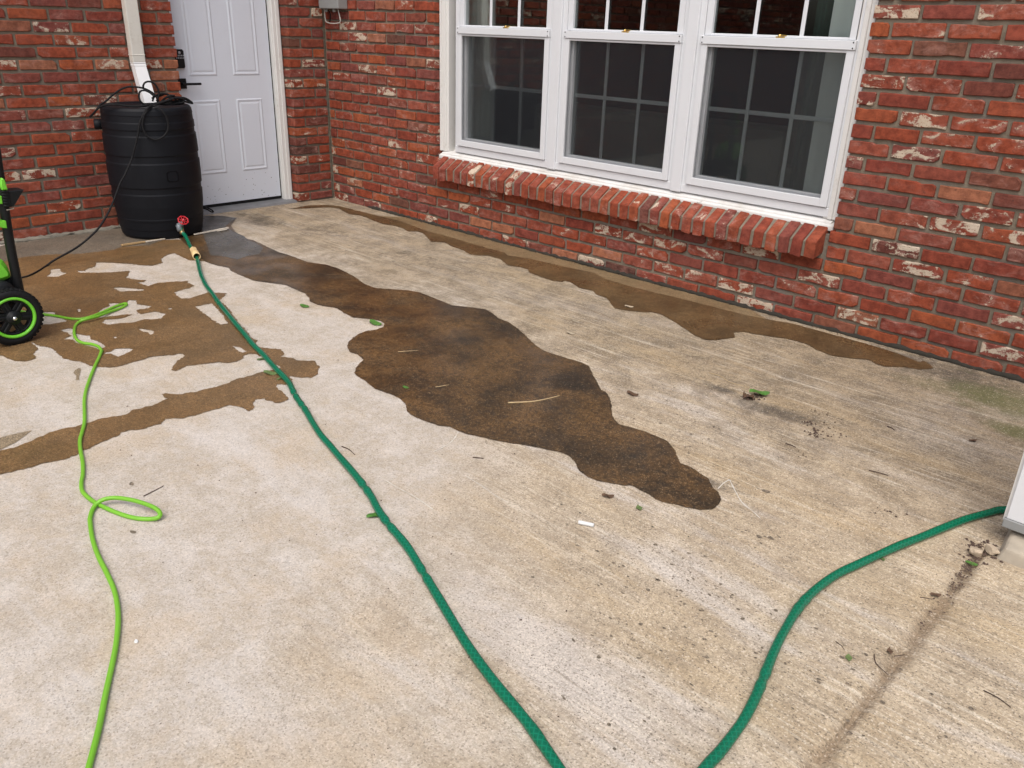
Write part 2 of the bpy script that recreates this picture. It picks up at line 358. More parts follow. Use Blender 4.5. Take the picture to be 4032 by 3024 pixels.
def hose_material(name, base, line, turns, pitch, rough):
    """braided hose: u = metres along, v = around"""
    t = NT(name); uv = t.n('SeparateXYZ', {0: t.n('UVMap').outputs[0]})
    a = t.math('MULTIPLY', uv.outputs[0], 2*math.pi/pitch); b = t.math('MULTIPLY', uv.outputs[1], 2*math.pi*turns)
    l1 = t.step(t.math('SINE', t.math('ADD', a, b)), .55, .95); l2 = t.step(t.math('SINE', t.math('SUBTRACT', a, b)), .55, .95)
    br = t.math('MAXIMUM', l1, l2); p = t.pos(); n = t.noise(p, 9, 3)
    c = t.mix(n, tuple(x*.80 for x in base), tuple(min(1, x*1.18) for x in base)); c = t.mix(t.math('MULTIPLY', br, .55), c, line)
    return t.pbr(Base_Color=c, Roughness=rough, Specular_IOR_Level=.32, Coat_Weight=.10, Coat_Roughness=.2, Normal=t.bump(br, .12, .001))
M['hose'] = hose_material('garden_hose_green', (.0006, .110, .056), (.004, .20, .105), 5, .016, .24)
M['lime_hose'] = hose_material('lime_hose', (.165, .42, .028), (.19, .45, .040), 1, .4, .42)

# ------------------------------------------------------------------ ground
def axis(lo, hi, step, outer, extra=()):
    a = list(np.arange(lo, hi+1e-6, step)); a = [x for x in a if all(abs(x-e) > .004 for e in extra)]
    return np.array(sorted(set(np.round(list(outer)+a+list(extra), 5))))
JX = 5.141
gx = axis(-.3, 6.0, .016, [-150, -60, -20, -6, -2, 6.6, 9, 20, 60, 150], [JX+d for d in (-.032, -.024, -.018, -.012, -.004, .004, .012, .018, .024, .032)])
gy = axis(-4.4, .2, .016, [-150, -60, -20, -9, -6, .8, 3, 9, 30, 150])
GX, GY = np.meshgrid(gx, gy)
ZZ = np.zeros_like(GX); st = np.zeros(GX.shape+(4,), np.float32)
jw = .017+.004*np.sin(GY*9)+.003*np.sin(GY*31+1)
gj = np.exp(-((GX-JX)/jw)**2)*(GY < -1.42)
ZZ -= .011*gj
def blob(px, r, amt, ch, ax=1.0, ang=0.0):
    c = on_ground(np.array(dp([px])))[0]; dx, dy = GX-c[0], GY-c[1]
    ca, sa = math.cos(ang), math.sin(ang); u = (dx*ca+dy*sa)/(r*ax); v = (-dx*sa+dy*ca)/r
    st[..., ch] = np.maximum(st[..., ch], amt*np.exp(-(u*u+v*v)))
# dark weathering (0), moss (1), bleached patches (2)
for px, r, a, ax in [((60, 545), .20, .8, 1.3), ((200, 530), .16, .75, 1.3), ((900, 560), .30, .55, 2.6), ((1150, 660), .22, .50, 2.0), ((1010, 590), .12, .5, 2.5), ((1640, 880), .10, .85, 2.2), ((1560, 840), .06, .75, 2.0), ((1740, 905), .09, .7, 2.0),
                     ((1850, 1000), .14, .32, 2.0), ((2100, 820), .30, .8, 1.6), ((1900, 760), .16, .6, 2.5), ((700, 500), .22, .62, 2.2), ((120, 540), .18, .62, 1.5), ((280, 520), .12, .55, 1.5), ((560, 475), .20, .75, 2.0),
                     ((1500, 1230), .20, .30, 2.5), ((1660, 1180), .16, .38, 2.4), ((1900, 1250), .14, .36, 2.6), ((1560, 1050), .07, .65, 2.4), ((1350, 790), .10, .35, 2.5), ((1320, 1180), .10, .35, 3.0),
                     ((1700, 1450), .10, .35, 3.0), ((2000, 1500), .12, .40, 3.0), ((1300, 1560), .10, .2, 2.0), ((640, 1350), .14, .16, 1.5), ((420, 1380), .2, .13, 1.5), ((150, 1300), .14, .16, 1.4),
                     ((1480, 760), .09, .5, 3.5), ((1250, 700), .08, .5, 3.5), ((1950, 790), .10, .5, 3.0), ((1080, 640), .06, .5, 3.5), ((1620, 930), .05, .55, 3.0)]: blob(px, r, a, 0, ax)
for px, r, a, ax in [((2180, 870), .24, 1.0, 1.5), ((2200, 935), .11, 1.0, 1.5), ((2050, 840), .18, .75, 1.8), ((640, 470), .10, .45, 1.6), ((740, 500), .10, .4, 2.0), ((1950, 760), .05, .5, 4.0), ((2080, 800), .05, .55, 3.0),
                     ((1350, 930), .10, .12, 2.0), ((1980, 1120), .07, .25, 2.0)]: blob(px, r, a, 1, ax)
for px, r, a, ax in [((780, 560), .07, .6, 4.0), ((900, 610), .05, .5, 4.5), ((1200, 760), .08, .45, 3.0), ((1360, 860), .10, .42, 2.2), ((1480, 860), .08, .45, 2.0), ((1960, 960), .09, .5, 2.8), ((2060, 950), .06, .55, 3.0),
                     ((1830, 940), .05, .5, 3.0), ((700, 830), .20, .35, 1.6), ((560, 1000), .25, .35, 1.6), ((1050, 1130), .14, .42, 3.0), ((1180, 1040), .05, .45, 5.0), ((1300, 1180), .05, .45, 5.0), ((940, 1250), .16, .40, 2.0),
                     ((1500, 1260), .05, .5, 4.0), ((300, 900), .2, .3, 1.6), ((700, 1500), .2, .3, 1.6), ((1700, 1330), .05, .4, 4.0), ((100, 820), .1, .35, 1.5), ((480, 640), .12, .45, 1.6), ((540, 690), .12, .45, 1.6)]: blob(px, r, a, 2, ax)
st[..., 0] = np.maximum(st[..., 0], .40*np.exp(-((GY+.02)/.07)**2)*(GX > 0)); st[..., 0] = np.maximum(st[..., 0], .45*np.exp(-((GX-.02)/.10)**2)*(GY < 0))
st[..., 3] = .85*gj
ny, nx = GX.shape
ii = (np.arange(ny-1)[:, None]*nx+np.arange(nx-1)[None, :]).ravel()
me = bpy.data.meshes.new('ground'); V = np.stack([GX.ravel(), GY.ravel(), ZZ.ravel()], -1)
me.from_pydata(V.tolist(), [], np.stack([ii, ii+1, ii+1+nx, ii+nx], -1).tolist())
ca_ = me.color_attributes.new('stain', 'FLOAT_COLOR', 'POINT'); ca_.data.foreach_set('color', st.reshape(-1, 4).ravel())
me.materials.append(M['concrete']); me.update()
gr = link(bpy.data.objects.new('ground', me)); tag(gr, kind='structure')

# ------------------------------------------------------------------ wet patches (outlines traced, laid on the slab)
def rough_outline(P, amp, step=.007, seed=0, freq=28.0):
    P = np.asarray(P)[:, :2]; out = []
    for i in range(len(P)):
        a, b = P[i], P[(i+1) % len(P)]; L = np.linalg.norm(b-a); m = max(1, min(60, int(L/step)))
        nrm = np.array([-(b-a)[1], (b-a)[0]])/(L+1e-9)
        for k in range(m):
            q = a+(b-a)*k/m
            d = amp*(mnoise.noise(Vector((q[0]*freq, q[1]*freq, seed)))+.6*mnoise.noise(Vector((q[0]*freq*3, q[1]*freq*3, seed+5)))+.35*mnoise.noise(Vector((q[0]*freq*8, q[1]*freq*8, seed+9))))
            out.append(q+nrm*d)
    return out
def wet(name, px, mat, z, label, cat, amp=.004, holes=(), seed=0, hamp=None, freq=28.0):
    loops = [rough_outline(on_ground(np.array(px)), amp, seed=seed, freq=freq)]+[rough_outline(on_ground(np.array(h)), hamp or amp, seed=seed+1+i, freq=freq) for i, h in enumerate(holes)]
    vs_, fc = [], []
    for l in loops:
        fc.append(list(range(len(vs_), len(vs_)+len(l)))); vs_ += [Vector((float(a), float(b))) for a, b in l]
    r_ = delaunay_2d_cdt(vs_, [], fc, 2, 1e-5)          # inside, with holes left open
    o = mesh_obj(name, [(v.x, v.y, z) for v in r_[0]], r_[2], mat)
    bm = bmesh.new(); bm.from_mesh(o.data); bmesh.ops.recalc_face_normals(bm, faces=bm.faces)
    for f in bm.faces:
        if f.normal.z < 0: f.normal_flip()
    bm.to_mesh(o.data); bm.free()
    return tag(o, label, cat, kind='structure')
O6, O7, O8, OA, OB, OW, OX = (0, 650), (1100, 600), (2000, 700), (1000, 1300), (2000, 1300), (3032, 700), (3032, 1400); OL = (0, 1300)
# big puddle down the middle
pA = zp(O6, [(1560, 640), (1760, 560), (1762, 470), (1900, 450), (2050, 480), (2010, 530), (2060, 592), (2140, 642), (2212, 660)]) + \
     zp(O7, [(0, 875), (60, 890), (130, 915), (250, 960), (400, 980), (500, 1010), (590, 1050), (660, 1090), (740, 1150), (840, 1185), (960, 1195), (1120, 1205), (1230, 1225), (1330, 1265), (1500, 1335), (1640, 1350), (1790, 1370),
             (1850, 1400), (1910, 1450), (1990, 1480), (2080, 1540), (2150, 1610)]) + \
     zp(OB, [(115, 0), (170, 70), (230, 125), (290, 170), (370, 205), (500, 245), (640, 285), (710, 320), (740, 400), (780, 460), (810, 525), (850, 540), (890, 600), (905, 670), (900, 720), (920, 780), (970, 825), (1080, 855), (1200, 890),
             (1290, 925), (1380, 970), (1450, 1040), (1475, 1110), (1500, 1165), (1560, 1185), (1660, 1240), (1740, 1300), (1790, 1380), (1830, 1420), (1860, 1480), (1835, 1530), (1780, 1565), (1680, 1572), (1560, 1550), (1440, 1520),
             (1340, 1500), (1260, 1460), (1180, 1410), (1080, 1358), (1000, 1358), (900, 1340), (770, 1315), (690, 1280), (620, 1230), (580, 1150), (530, 1095), (440, 1065), (330, 1040), (150, 1005), (0, 985)]) + \
     zp(OA, [(2130, 970), (2010, 940), (1900, 920), (1780, 885), (1700, 845), (1600, 835), (1500, 800), (1400, 760), (1330, 710), (1320, 650), (1270, 600), (1190, 560), (1060, 520), (1020, 490), (960, 440), (910, 410), (875, 375), (890, 330),
             (920, 290), (955, 262), (900, 215), (840, 195), (815, 160), (820, 110), (860, 70), (940, 20)]) + \
     zp(O7, [(600, 1655), (620, 1640), (680, 1590), (760, 1560), (860, 1545), (905, 1525), (915, 1495), (880, 1470), (790, 1455), (640, 1440), (560, 1400), (500, 1360), (330, 1330), (265, 1300), (262, 1270), (220, 1230), (60, 1160), (0, 1150)]) + \
     zp(O6, [(2212, 1010), (2100, 965), (2010, 925), (1990, 895), (1900, 880), (1790, 845)])
wet('puddle', pA, M['wet_dark'], .0030, 'long dark brown puddle winding down the middle of the patio', 'puddle', .0035, seed=3)
# shallow wet area on the left with dry islands
pB = zp(O6, [(1650, 832), (1520, 770), (1450, 785), (1400, 820), (1420, 850), (1330, 880), (1200, 870), (1120, 860), (1020, 855), (900, 850), (840, 850), (830, 885), (760, 905), (740, 925), (660, 920), (700, 940), (900, 940), (1060, 930), (1130, 925),
             (1110, 970), (1095, 985), (1200, 1000), (1270, 1005), (1260, 1020), (1200, 1025), (1290, 1055), (1370, 1030), (1500, 1020), (1640, 1013), (1640, 1030), (1705, 1055), (1620, 1080), (1520, 1110), (1545, 1140), (1575, 1165), (1640, 1165),
             (1740, 1135), (1820, 1110), (1970, 1120), (1945, 1150), (1910, 1180), (1970, 1230), (2050, 1330), (2100, 1400), (2150, 1450), (2205, 1520)]) + \
     zp(OA, [(35, 90), (5, 135), (60, 155), (230, 170), (270, 210), (230, 235), (350, 245), (360, 265), (450, 270), (540, 270), (550, 300), (575, 325), (555, 360), (560, 385), (500, 415), (400, 415), (310, 405), (330, 440), (325, 478), (205, 475), (190, 500),
             (250, 540), (280, 570), (300, 605), (270, 625), (190, 635), (120, 615), (90, 595), (5, 612)]) + \
     zp(OL, [(2212, 665), (2200, 690), (2170, 710), (2120, 690), (2080, 670), (2000, 655), (1900, 690), (1750, 725), (1600, 770), (1440, 775), (1400, 820), (1250, 860), (1050, 890), (1040, 915), (900, 975), (740, 1045), (690, 1085), (560, 1130), (380, 1165),
             (200, 1215), (0, 1265), (-500, 1390), (-500, 1170), (0, 1055), (160, 1015), (300, 960), (440, 890), (600, 855), (720, 825), (870, 775), (1080, 745), (1160, 700), (1340, 655), (1460, 600), (1400, 560), (1440, 550), (1550, 565), (1680, 545), (1850, 505),
             (2000, 460), (2060, 430), (2205, 396)]) + \
     zp(OA, [(60, 365), (180, 345), (243, 325), (180, 296), (70, 232), (5, 207)]) + \
     zp(OL, [(2180, 210), (2130, 220), (2110, 250), (2060, 275), (1980, 290), (1920, 280), (1800, 295), (1620, 315), (1530, 360), (1490, 350), (1520, 310), (1540, 270), (1610, 225), (1590, 212), (1420, 225), (1300, 240), (1170, 280), (1060, 310), (960, 330),
             (850, 320), (780, 310), (700, 275), (620, 265), (540, 240), (490, 190), (440, 155), (340, 140), (275, 110), (330, 160), (290, 215), (320, 235), (300, 255), (220, 275), (130, 270), (60, 245), (0, 225), (-500, 160)]) + \
     zp(O6, [(-500, 950), (0, 850), (200, 805), (420, 782), (700, 775), (830, 760), (1000, 740), (1060, 715), (1300, 700), (1420, 655), (1560, 650), (1720, 700), (1790, 838)])
hB = [zp(O6, h) for h in [
    [(445, 910), (520, 905), (530, 930), (580, 945), (540, 960), (510, 975), (410, 975), (440, 945)],
    [(985, 1070), (1050, 1068), (1250, 1085), (1260, 1095), (1150, 1100), (1040, 1104)],
    [(945, 1210), (1000, 1205), (1090, 1210), (1120, 1180), (1190, 1180), (1195, 1215), (1315, 1230), (1290, 1250), (1190, 1265), (1200, 1290), (1225, 1300), (1350, 1277), (1445, 1300), (1400, 1340), (1310, 1350), (1250, 1345), (1170, 1375), (1050, 1380),
     (960, 1392), (880, 1375), (920, 1350), (1060, 1338), (1160, 1302), (1060, 1307), (840, 1335), (860, 1280), (900, 1250), (950, 1230)],
    [(330, 1285), (470, 1280), (480, 1300), (540, 1330), (575, 1365), (470, 1385), (330, 1395)],
    [(530, 1440), (600, 1425), (640, 1430), (660, 1470), (780, 1490), (790, 1520), (870, 1545), (915, 1580), (880, 1615), (780, 1580), (650, 1548), (640, 1522), (555, 1520), (620, 1490), (600, 1470)],
    [(895, 1643), (960, 1628), (1000, 1606), (1060, 1598), (1158, 1606), (1130, 1628), (1030, 1673), (970, 1648)],
    [(1205, 1430), (1240, 1430), (1335, 1445), (1340, 1465), (1310, 1480), (1290, 1460), (1250, 1455)],
    [(1700, 1235), (1840, 1205), (1880, 1240), (1950, 1320), (1985, 1385), (1920, 1392), (1850, 1350), (1780, 1300), (1740, 1265)],
    [(2025, 1580), (2080, 1590), (2155, 1625), (2110, 1640), (2060, 1610)],
    [(675, 1262), (690, 1252), (705, 1260), (702, 1280), (685, 1282)], [(985, 1500), (1010, 1496), (1018, 1508), (995, 1513)], [(1460, 1250), (1495, 1248), (1498, 1256), (1470, 1260)]]]
wet('puddle', pB, M['wet_mid'], .0022, 'shallow brown wet patch with dry islands around the wheel', 'puddle', .0075, holes=hB, seed=11, hamp=.0065, freq=42)
wet('puddle', zp(OL, [(-300, 1020), (0, 940), (180, 895), (280, 875), (240, 905), (150, 975), (0, 1045), (-300, 1130)]), M['damp'], .0015, 'faint drying wet sliver at the left edge of the photo', 'puddle', .003, seed=17)
wet('puddle', zp(OL, [(690, 330), (705, 350), (690, 400), (690, 435), (660, 440), (665, 400), (640, 375), (655, 350)]), M['damp'], .0015, 'tiny hook shaped damp mark beside the lime hose', 'puddle', .002, seed=18)
wet('puddle', zp(O6, [(-400, 800), (0, 706), (200, 662), (460, 598), (800, 548), (1060, 520), (1300, 560), (1420, 640), (1420, 730), (1000, 775), (500, 830), (-400, 1010)]), M['damp_wall'], .0009, 'grey damp band along the foot of the door wall', 'puddle', .008, seed=41)
# gutter of water along the foot of the window wall
pC = zp(O7, [(60, 490), (130, 488), (240, 465), (400, 460), (520, 470), (640, 500), (800, 540), (950, 575), (1040, 600), (1130, 630), (1290, 690), (1430, 725), (1570, 765), (1800, 835), (1960, 875)]) + \
     zp(O8, [(0, 680), (200, 710), (500, 780), (750, 830), (850, 885), (1000, 930), (1200, 985), (1400, 1030), (1600, 1080), (1850, 1145), (2100, 1205), (2283, 1240)]) + \
     zp(OW, [(200, 1275), (400, 1330), (600, 1385), (860, 1455), (1100, 1530), (1300, 1610)]) + zp(OX, [(1340, 50), (1400, 85), (1422, 115), (1300, 125), (1180, 105), (1000, 100), (920, 75), (860, 40), (680, 25), (535, 3)]) + \
     zp(OW, [(400, 1500), (340, 1460), (250, 1430), (120, 1400), (0, 1385)]) + \
     zp(O8, [(2212, 1372), (2150, 1365), (2060, 1345), (1970, 1350), (1975, 1395), (1900, 1405), (1800, 1420), (1700, 1410), (1620, 1370), (1560, 1330), (1500, 1290), (1420, 1240), (1340, 1195), (1250, 1170), (1200, 1175), (1050, 1160), (930, 1140), (890, 1090),
             (860, 1050), (770, 1020), (740, 985), (620, 960), (540, 910), (500, 900), (470, 910), (390, 900), (300, 870), (190, 830), (170, 800), (100, 780), (0, 765)]) + \
     zp(O7, [(1920, 930), (1820, 900), (1730, 900), (1660, 890), (1600, 855), (1500, 820), (1440, 785), (1320, 780), (1290, 745), (1250, 705), (1200, 690), (1120, 690), (1080, 665), (1000, 640), (900, 625), (830, 600), (760, 570), (700, 550), (610, 540), (560, 515),
             (520, 490), (440, 480), (300, 485), (130, 494)])
wet('puddle', pC, M['wet_wall'], .0026, 'narrow brown puddle along the foot of the window wall', 'puddle', .0030, seed=23)
pD = zp(O7, [(800, 552), (950, 588), (1130, 642), (1290, 700), (1500, 752), (1800, 842), (1990, 890)]) + zp(O8, [(0, 690), (300, 745), (650, 820), (900, 905), (1200, 995), (1500, 1062), (1900, 1165), (2280, 1250)]) + \
     [tuple(q_) for q_ in project([(x_, .004, 0.0) for x_ in (3.62, 3.2, 2.8, 2.4, 2.0, 1.6, 1.2, .9)])]
wet('puddle', pD, M['tan_film'], .0012, 'tan damp strip between the wall base and the narrow puddle', 'puddle', .002, seed=29)
wet('puddle', zp((600, 750), [(1110, 560), (1500, 560), (1840, 610), (1700, 700), (1600, 790), (1750, 900), (2000, 1010), (2080, 1090), (2240, 1150), (2420, 1260), (2330, 1400), (2080, 1440), (1850, 1520), (1500, 1440), (1260, 1430), (1190, 1200), (1130, 1030), (1080, 900)], 5.53), M['damp_grey'], .0040,
    'blue grey wet film on the slab right of the barrel', 'puddle', .003, seed=31)
# splashed drops and specks
def disc_cloud(name, items, mat, z, kind, label, cat):
    v, f = [], []
    for (x, y, r_) in items:
        n = random.randint(6, 9); b = len(v); el = random.uniform(.35, .9); an = random.uniform(-.4, .4)
        for k in range(n):
            a = 2*math.pi*k/n; q = r_*random.uniform(.75, 1.2); dx, dy = q*math.cos(a), q*el*math.sin(a)
            v.append((x+dx*math.cos(an)-dy*math.sin(an), y+dx*math.sin(an)+dy*math.cos(an), z))
        f.append(tuple(range(b, b+n)))
    return tag(mesh_obj(name, v, f, mat), label, cat, kind=kind)
def scatter(px, sx, sy, n, r0, r1):
    c = on_ground(np.array(dp([px])))[0]
    return [(c[0]+random.gauss(0, sx), c[1]+random.gauss(0, sy), random.uniform(r0, r1)) for _ in range(n)]
drops = []
for px, sx, sy, n in [((1450, 1250), .13, .10, 45), ((1540, 1330), .14, .10, 40), ((1650, 1160), .06, .03, 8), ((1390, 1190), .10, .06, 16), ((1500, 1450), .14, .1, 22), ((1330, 1420), .14, .12, 20), ((1880, 1420), .12, .1, 14), ((1980, 1540), .1, .1, 12), ((1420, 860), .15, .10, 40), ((1500, 960), .16, .10, 30)]:
    drops += scatter(px, sx, sy, n, .0022, .006)
for px, r_ in [((285, 1046), .012), ((287, 1150), .011), ((1655, 1062), .016), ((1640, 1160), .011), ((1665, 1163), .010)]:
    c = on_ground(np.array(dp([px])))[0]; drops.append((c[0], c[1], r_))
disc_cloud('splash_drops', drops, M['drop'], .0016, 'stuff', 'scattered dark splash drops on the dry concrete', 'water drops')

# ------------------------------------------------------------------ the house
C = 0.0677; CZ0 = -0.0090                                   # course height, lowest joint of the window wall
XL, XR, ZS, ZH = 1.217, 3.965, .462, 2.02                   # window opening
DL, DR, DH = -1.122, -.312, 2.05                             # door opening along the door wall
WALLTOP = 2.52; WX1 = 6.4; LY1 = -7.4
house = tag(empty('brick_house', (0, 0, 0)), 'red brick house corner with white door and triple window', 'house')

def brick_mesh(seed, L=.199, H=.0555, Dp=.092):
    """a worn brick: chipped outline, softened rim; front at y=0 looking to -Y, centred on x,z"""
    rg = random.Random(seed); hl, hh = L/2, H/2; out = []
    for sx, sz in ((-1, -1), (1, -1), (1, 1), (-1, 1)):
        chip = rg.random() < .12; a = rg.uniform(.006, .022) if chip else rg.uniform(.0015, .0055); b = rg.uniform(.005, .018) if chip else rg.uniform(.0015, .0055)
        p1 = (sx*(hl-rg.uniform(0, .002)), sz*(hh-b)); p2 = (sx*(hl-a), sz*(hh-rg.uniform(0, .0018)))
        out += [p1, p2] if (sx*sz > 0) else [p2, p1]
    # uneven points along the edges, then order counter-clockwise
    pts = list(out)
    for fx_ in (-.42, .05, .45):
        for sz in (-1, 1): pts.append(((fx_+rg.uniform(-.15, .15))*hl, sz*(hh-rg.uniform(-.0008, .0024)-(rg.uniform(.002, .006) if rg.random() < .12 else 0))))
    c = sorted(pts, key=lambda q: math.atan2(q[1]/hh, q[0]/hl))
    n = len(c); v = []
    for x, z in c:
        d = rg.uniform(.0025, .0045); v.append((x-math.copysign(min(d, abs(x)), x), rg.uniform(-.0006, .0006), z-math.copysign(min(d, abs(z)), z)))
    v += [(x, rg.uniform(.0025, .0045), z) for x, z in c]; v += [(x, Dp, z) for x, z in c]
    f = [tuple(range(n))]
    for k in range(2):
        for i in range(n): j = (i+1) % n; f.append((k*n+j, k*n+i, (k+1)*n+i, (k+1)*n+j))
    f = [tuple(reversed(q)) if k else q for k, q in enumerate(f)]
    f = [f[0]]+[tuple(reversed(q)) for q in f[1:]]
    return v, f
def brick_data(seed, L):
    v, f = brick_mesh(seed, L); me = bpy.data.meshes.new('brick'); me.from_pydata(v, [], f)
    bm = bmesh.new(); bm.from_mesh(me); bmesh.ops.recalc_face_normals(bm, faces=bm.faces[:])
    bm.faces.ensure_lookup_table()
    if bm.faces[0].normal.y > 0: bmesh.ops.reverse_faces(bm, faces=bm.faces[:])
    bm.to_mesh(me); bm.free()
    me.polygons.foreach_set('use_smooth', [False]+[True]*14+[False]*14); me.materials.append(M['brick']); me.update()
    return me, np.array([u.co[:] for u in me.vertices]), [tuple(q.vertices) for q in me.polygons]
FULL = [brick_data(100+i, .199) for i in range(16)]; HALF = [brick_data(300+i, .096) for i in range(8)]

def lay(lo, hi, phase, ci, mod=.2095):
    """joints of one course between lo and hi, joints at phase + k*mod; slivers are merged"""
    rg = random.Random(ci*977+int(lo*100)); j = []
    k = math.ceil((lo-phase)/mod)
    while phase+k*mod < hi: j.append(phase+k*mod+rg.uniform(-.010, .010)); k += 1
    if j and j[0]-lo < .045: j = j[1:]
    if j and hi-j[-1] < .045: j = j[:-1]
    return list(zip([lo]+j, j+[hi]))
bricks = []     # wall key, centre, length, height, rotation about z
def add_course(wall, segs, zc, place, rot):
    rg = random.Random(int(zc*10000)+len(bricks))
    for a, b in segs:
        g = rg.uniform(.010, .016); bricks.append((wall, place((a+b)/2, zc+rg.uniform(-.0016, .0016)), b-a-g, .0555*rg.uniform(.95, 1.04), rot, rg.uniform(-.003, .0035), rg.uniform(-.007, .007), rg.random()))
for ci in range(0, 38):
    zc = CZ0+C*(ci+.5); z0, z1 = zc-C/2, zc+C/2; ph = 4.057 if ci % 2 else 4.158
    spans = [(.004, WX1)]
    if z1 > ZS+.012 and z0 < ZH-.02: spans = [(.004, XL), (XR, WX1)]
    elif ci == 6: spans = [(.004, XL+.03), (XR-.012, WX1)]         # course interrupted by the brick sill
    elif ci == 5: spans = [(.004, XL+.03), (XR-.01, WX1)]
    for s in spans: add_course('window', lay(s[0], s[1], ph, ci), zc, lambda m, z: (m, 0.0, z), 0.0)
for ci in range(0, 37):
    zc = .004+C*(ci+.5)+.001; ph = -2.07 if ci % 2 == 0 else -1.961
    add_course('door', lay(LY1, DL, ph, ci+50), zc, lambda m, z: (0.0, m, z), R(90))
    if ci > 30: add_course('door', lay(DL, DR, ph, ci+90), zc, lambda m, z: (0.0, m, z), R(90))
    segs = [(DR, DR+.206), (DR+.206, -.004)] if ci % 2 else [(DR, DR+.106), (DR+.106, -.004)]
    add_course('corner', segs, zc, lambda m, z: (0.0, m, z), R(90))

# mortar bodies of the walls
def wall_part(name, boxes):
    m = MB()
    for a, b in boxes: m.box(a, b)
    return m.build(name, M['mortar'], house)
q = .0115
walls = {
    'window': wall_part('wall', [((-.02, q, -.02), (XL-.018, .13, WALLTOP)), ((XR+.018, q, -.02), (WX1, .13, WALLTOP)), ((XL-.018, q, -.02), (XR+.018, .13, .44)), ((XL-.018, q, ZH), (XR+.018, .13, WALLTOP))]),
    'door': wall_part('wall', [((-.14, LY1, -.02), (-q, DL-.018, WALLTOP)), ((-.14, DL-.018, DH), (-q, DR+.018, WALLTOP))]),
    'corner': wall_part('wall', [((-.14, DR+.018, -.02), (-q, .006, WALLTOP))])}
tag(walls['window'], 'brick wall around the triple window'); tag(walls['door'], 'brick wall behind the black barrel'); tag(walls['corner'], 'narrow strip of brick wall between door and inside corner')

def vis_score(b):
    P = np.array([b[1]]); px = project(P)[0]
    if not (-60 < px[0] < 4092 and -40 < px[1] < 3064) or (P[0]-CP)@CF < 0: return 0
    c = np.array(b[1]); h = np.array([b[2]/2, 0, 0]) if b[4] == 0 else np.array([0, b[2]/2, 0])
    w_ = abs(project([c+h])[0][0]-project([c-h])[0][0]); hh = abs(project([c+[0, 0, .028]])[0][1]-project([c-[0, 0, .028]])[0][1])
    if 400 < px[0] < 780 and 420 < px[1] < 900 and b[0] == 'door': return 1
    return w_*hh
order = sorted(range(len(bricks)), key=lambda i: -vis_score(bricks[i])); single = set(order[:300])
joined = {k: ([], []) for k in walls}
for i, (wk, c, L, H, rot, pr, tilt, rv) in enumerate(bricks):
    half = L < .14; src = (HALF if half else FULL); me, vv, ff = src[int(rv*len(src))]
    sx = L/(.096 if half else .199); sz = H/.0555; flip = int(rv*1000) % 2
    mat = Matrix.Translation(c)@Matrix.Rotation(rot, 4, 'Z')@Matrix.Translation((0, pr, 0))@Matrix.Rotation(tilt, 4, 'Y')@Matrix.Diagonal((sx, 1, sz, 1))
    if i in single:
        o = bpy.data.objects.new('brick', me); COL.objects.link(o); o.parent = walls[wk]; o.matrix_local = mat
    else:
        V_, F_ = joined[wk]; b0 = len(V_); A = np.array(mat); V_ += (vv@A[:3, :3].T+A[:3, 3]).tolist(); F_ += [tuple(x+b0 for x in f) for f in ff]
for wk, (V_, F_) in joined.items():
    tag(mesh_obj('brick_courses', V_, F_, M['brick_isl'], walls[wk]), kind='stuff')

# dark strip painting the shadow gap and its dirt under the window wall, mortar ledge at the foot of the door wall
def ragged(name, pts, rad, mat, parent, amp, seg=7, zs=1.0, seed=0):
    P = spline(pts, .02); v, f, _ = tube_geo(P, rad, seg); v = np.array(v)
    for k, a in enumerate(v):
        n = mnoise.noise(Vector((a[0]*40, a[1]*40, a[2]*40+seed)))+.6*mnoise.noise(Vector((a[0]*12, a[1]*12, seed+3)))
        base = P[k//seg] if k//seg < len(P) else P[-1]
        d = a-base; v[k] = base+d*(1+amp*n); v[k][2] = base[2]+(v[k][2]-base[2])*zs
    return mesh_obj(name, v, f, mat, parent, smooth=True)
ragged('shade_dirt_line', [(.45, -.002, .004), (1.5, -.003, .004), (2.6, -.004, .005), (3.6, -.005, .005), (4.4, -.006, .004), (5.6, -.005, .004)], .0115, M['dirt'], walls['window'], 1.0, seed=1)
ragged('mortar_ledge', [(.006, -4.0, .002), (.008, -3.0, .003), (.010, -2.3, .004), (.010, -1.9, .004), (.010, -1.5, .004), (.004, -1.16, .002)], .024, M['grit'], walls['door'], .9, seg=9, zs=.55, seed=4)

# brick sill: a row of 40 bricks on edge
sill = MB(); sy0, sy1 = -.064, .035
sill.hexa([(1.268, sy0+.002, .336), (3.937, sy0+.002, .336), (3.937, sy1, .35), (1.268, sy1, .35), (1.268, sy0, .4045), (3.937, sy0, .4045), (3.937, sy1, .470), (1.268, sy1, .470)])
sill = sill.build('brick_sill', M['mortar'], house)
sv = []
for k in range(10):
    rg = random.Random(900+k); j = lambda a=.003: rg.uniform(-a, a); hw = .0262
    m = MB().hexa([(-hw+j(), j(.004), -.082+j(.005)), (hw+j(), j(.004), -.082+j(.005)), (hw, .11, -.06), (-hw, .11, -.06), (-hw+j(), j(.004), j()), (hw+j(), j(.004), j()), (hw+j(.002), .11, .0655), (-hw+j(.002), .11, .0655)], .0038)
    mm = bpy.data.meshes.new('sill_brick'); mm.from_pydata(m.v, [], m.f); mm.materials.append(M['brick']); mm.update(); sv.append(mm)
for k in range(40):
    o = bpy.data.objects.new('sill_brick', sv[(k*7+k//10) % 10]); COL.objects.link(o); o.parent = sill
    o.location = (1.262+.0671*(k+.5), -.0725+random.uniform(-.004, .004), .411+random.uniform(-.003, .003)); o.rotation_euler = (random.uniform(-.02, .02), random.uniform(-.03, .03), random.uniform(-.02, .02))

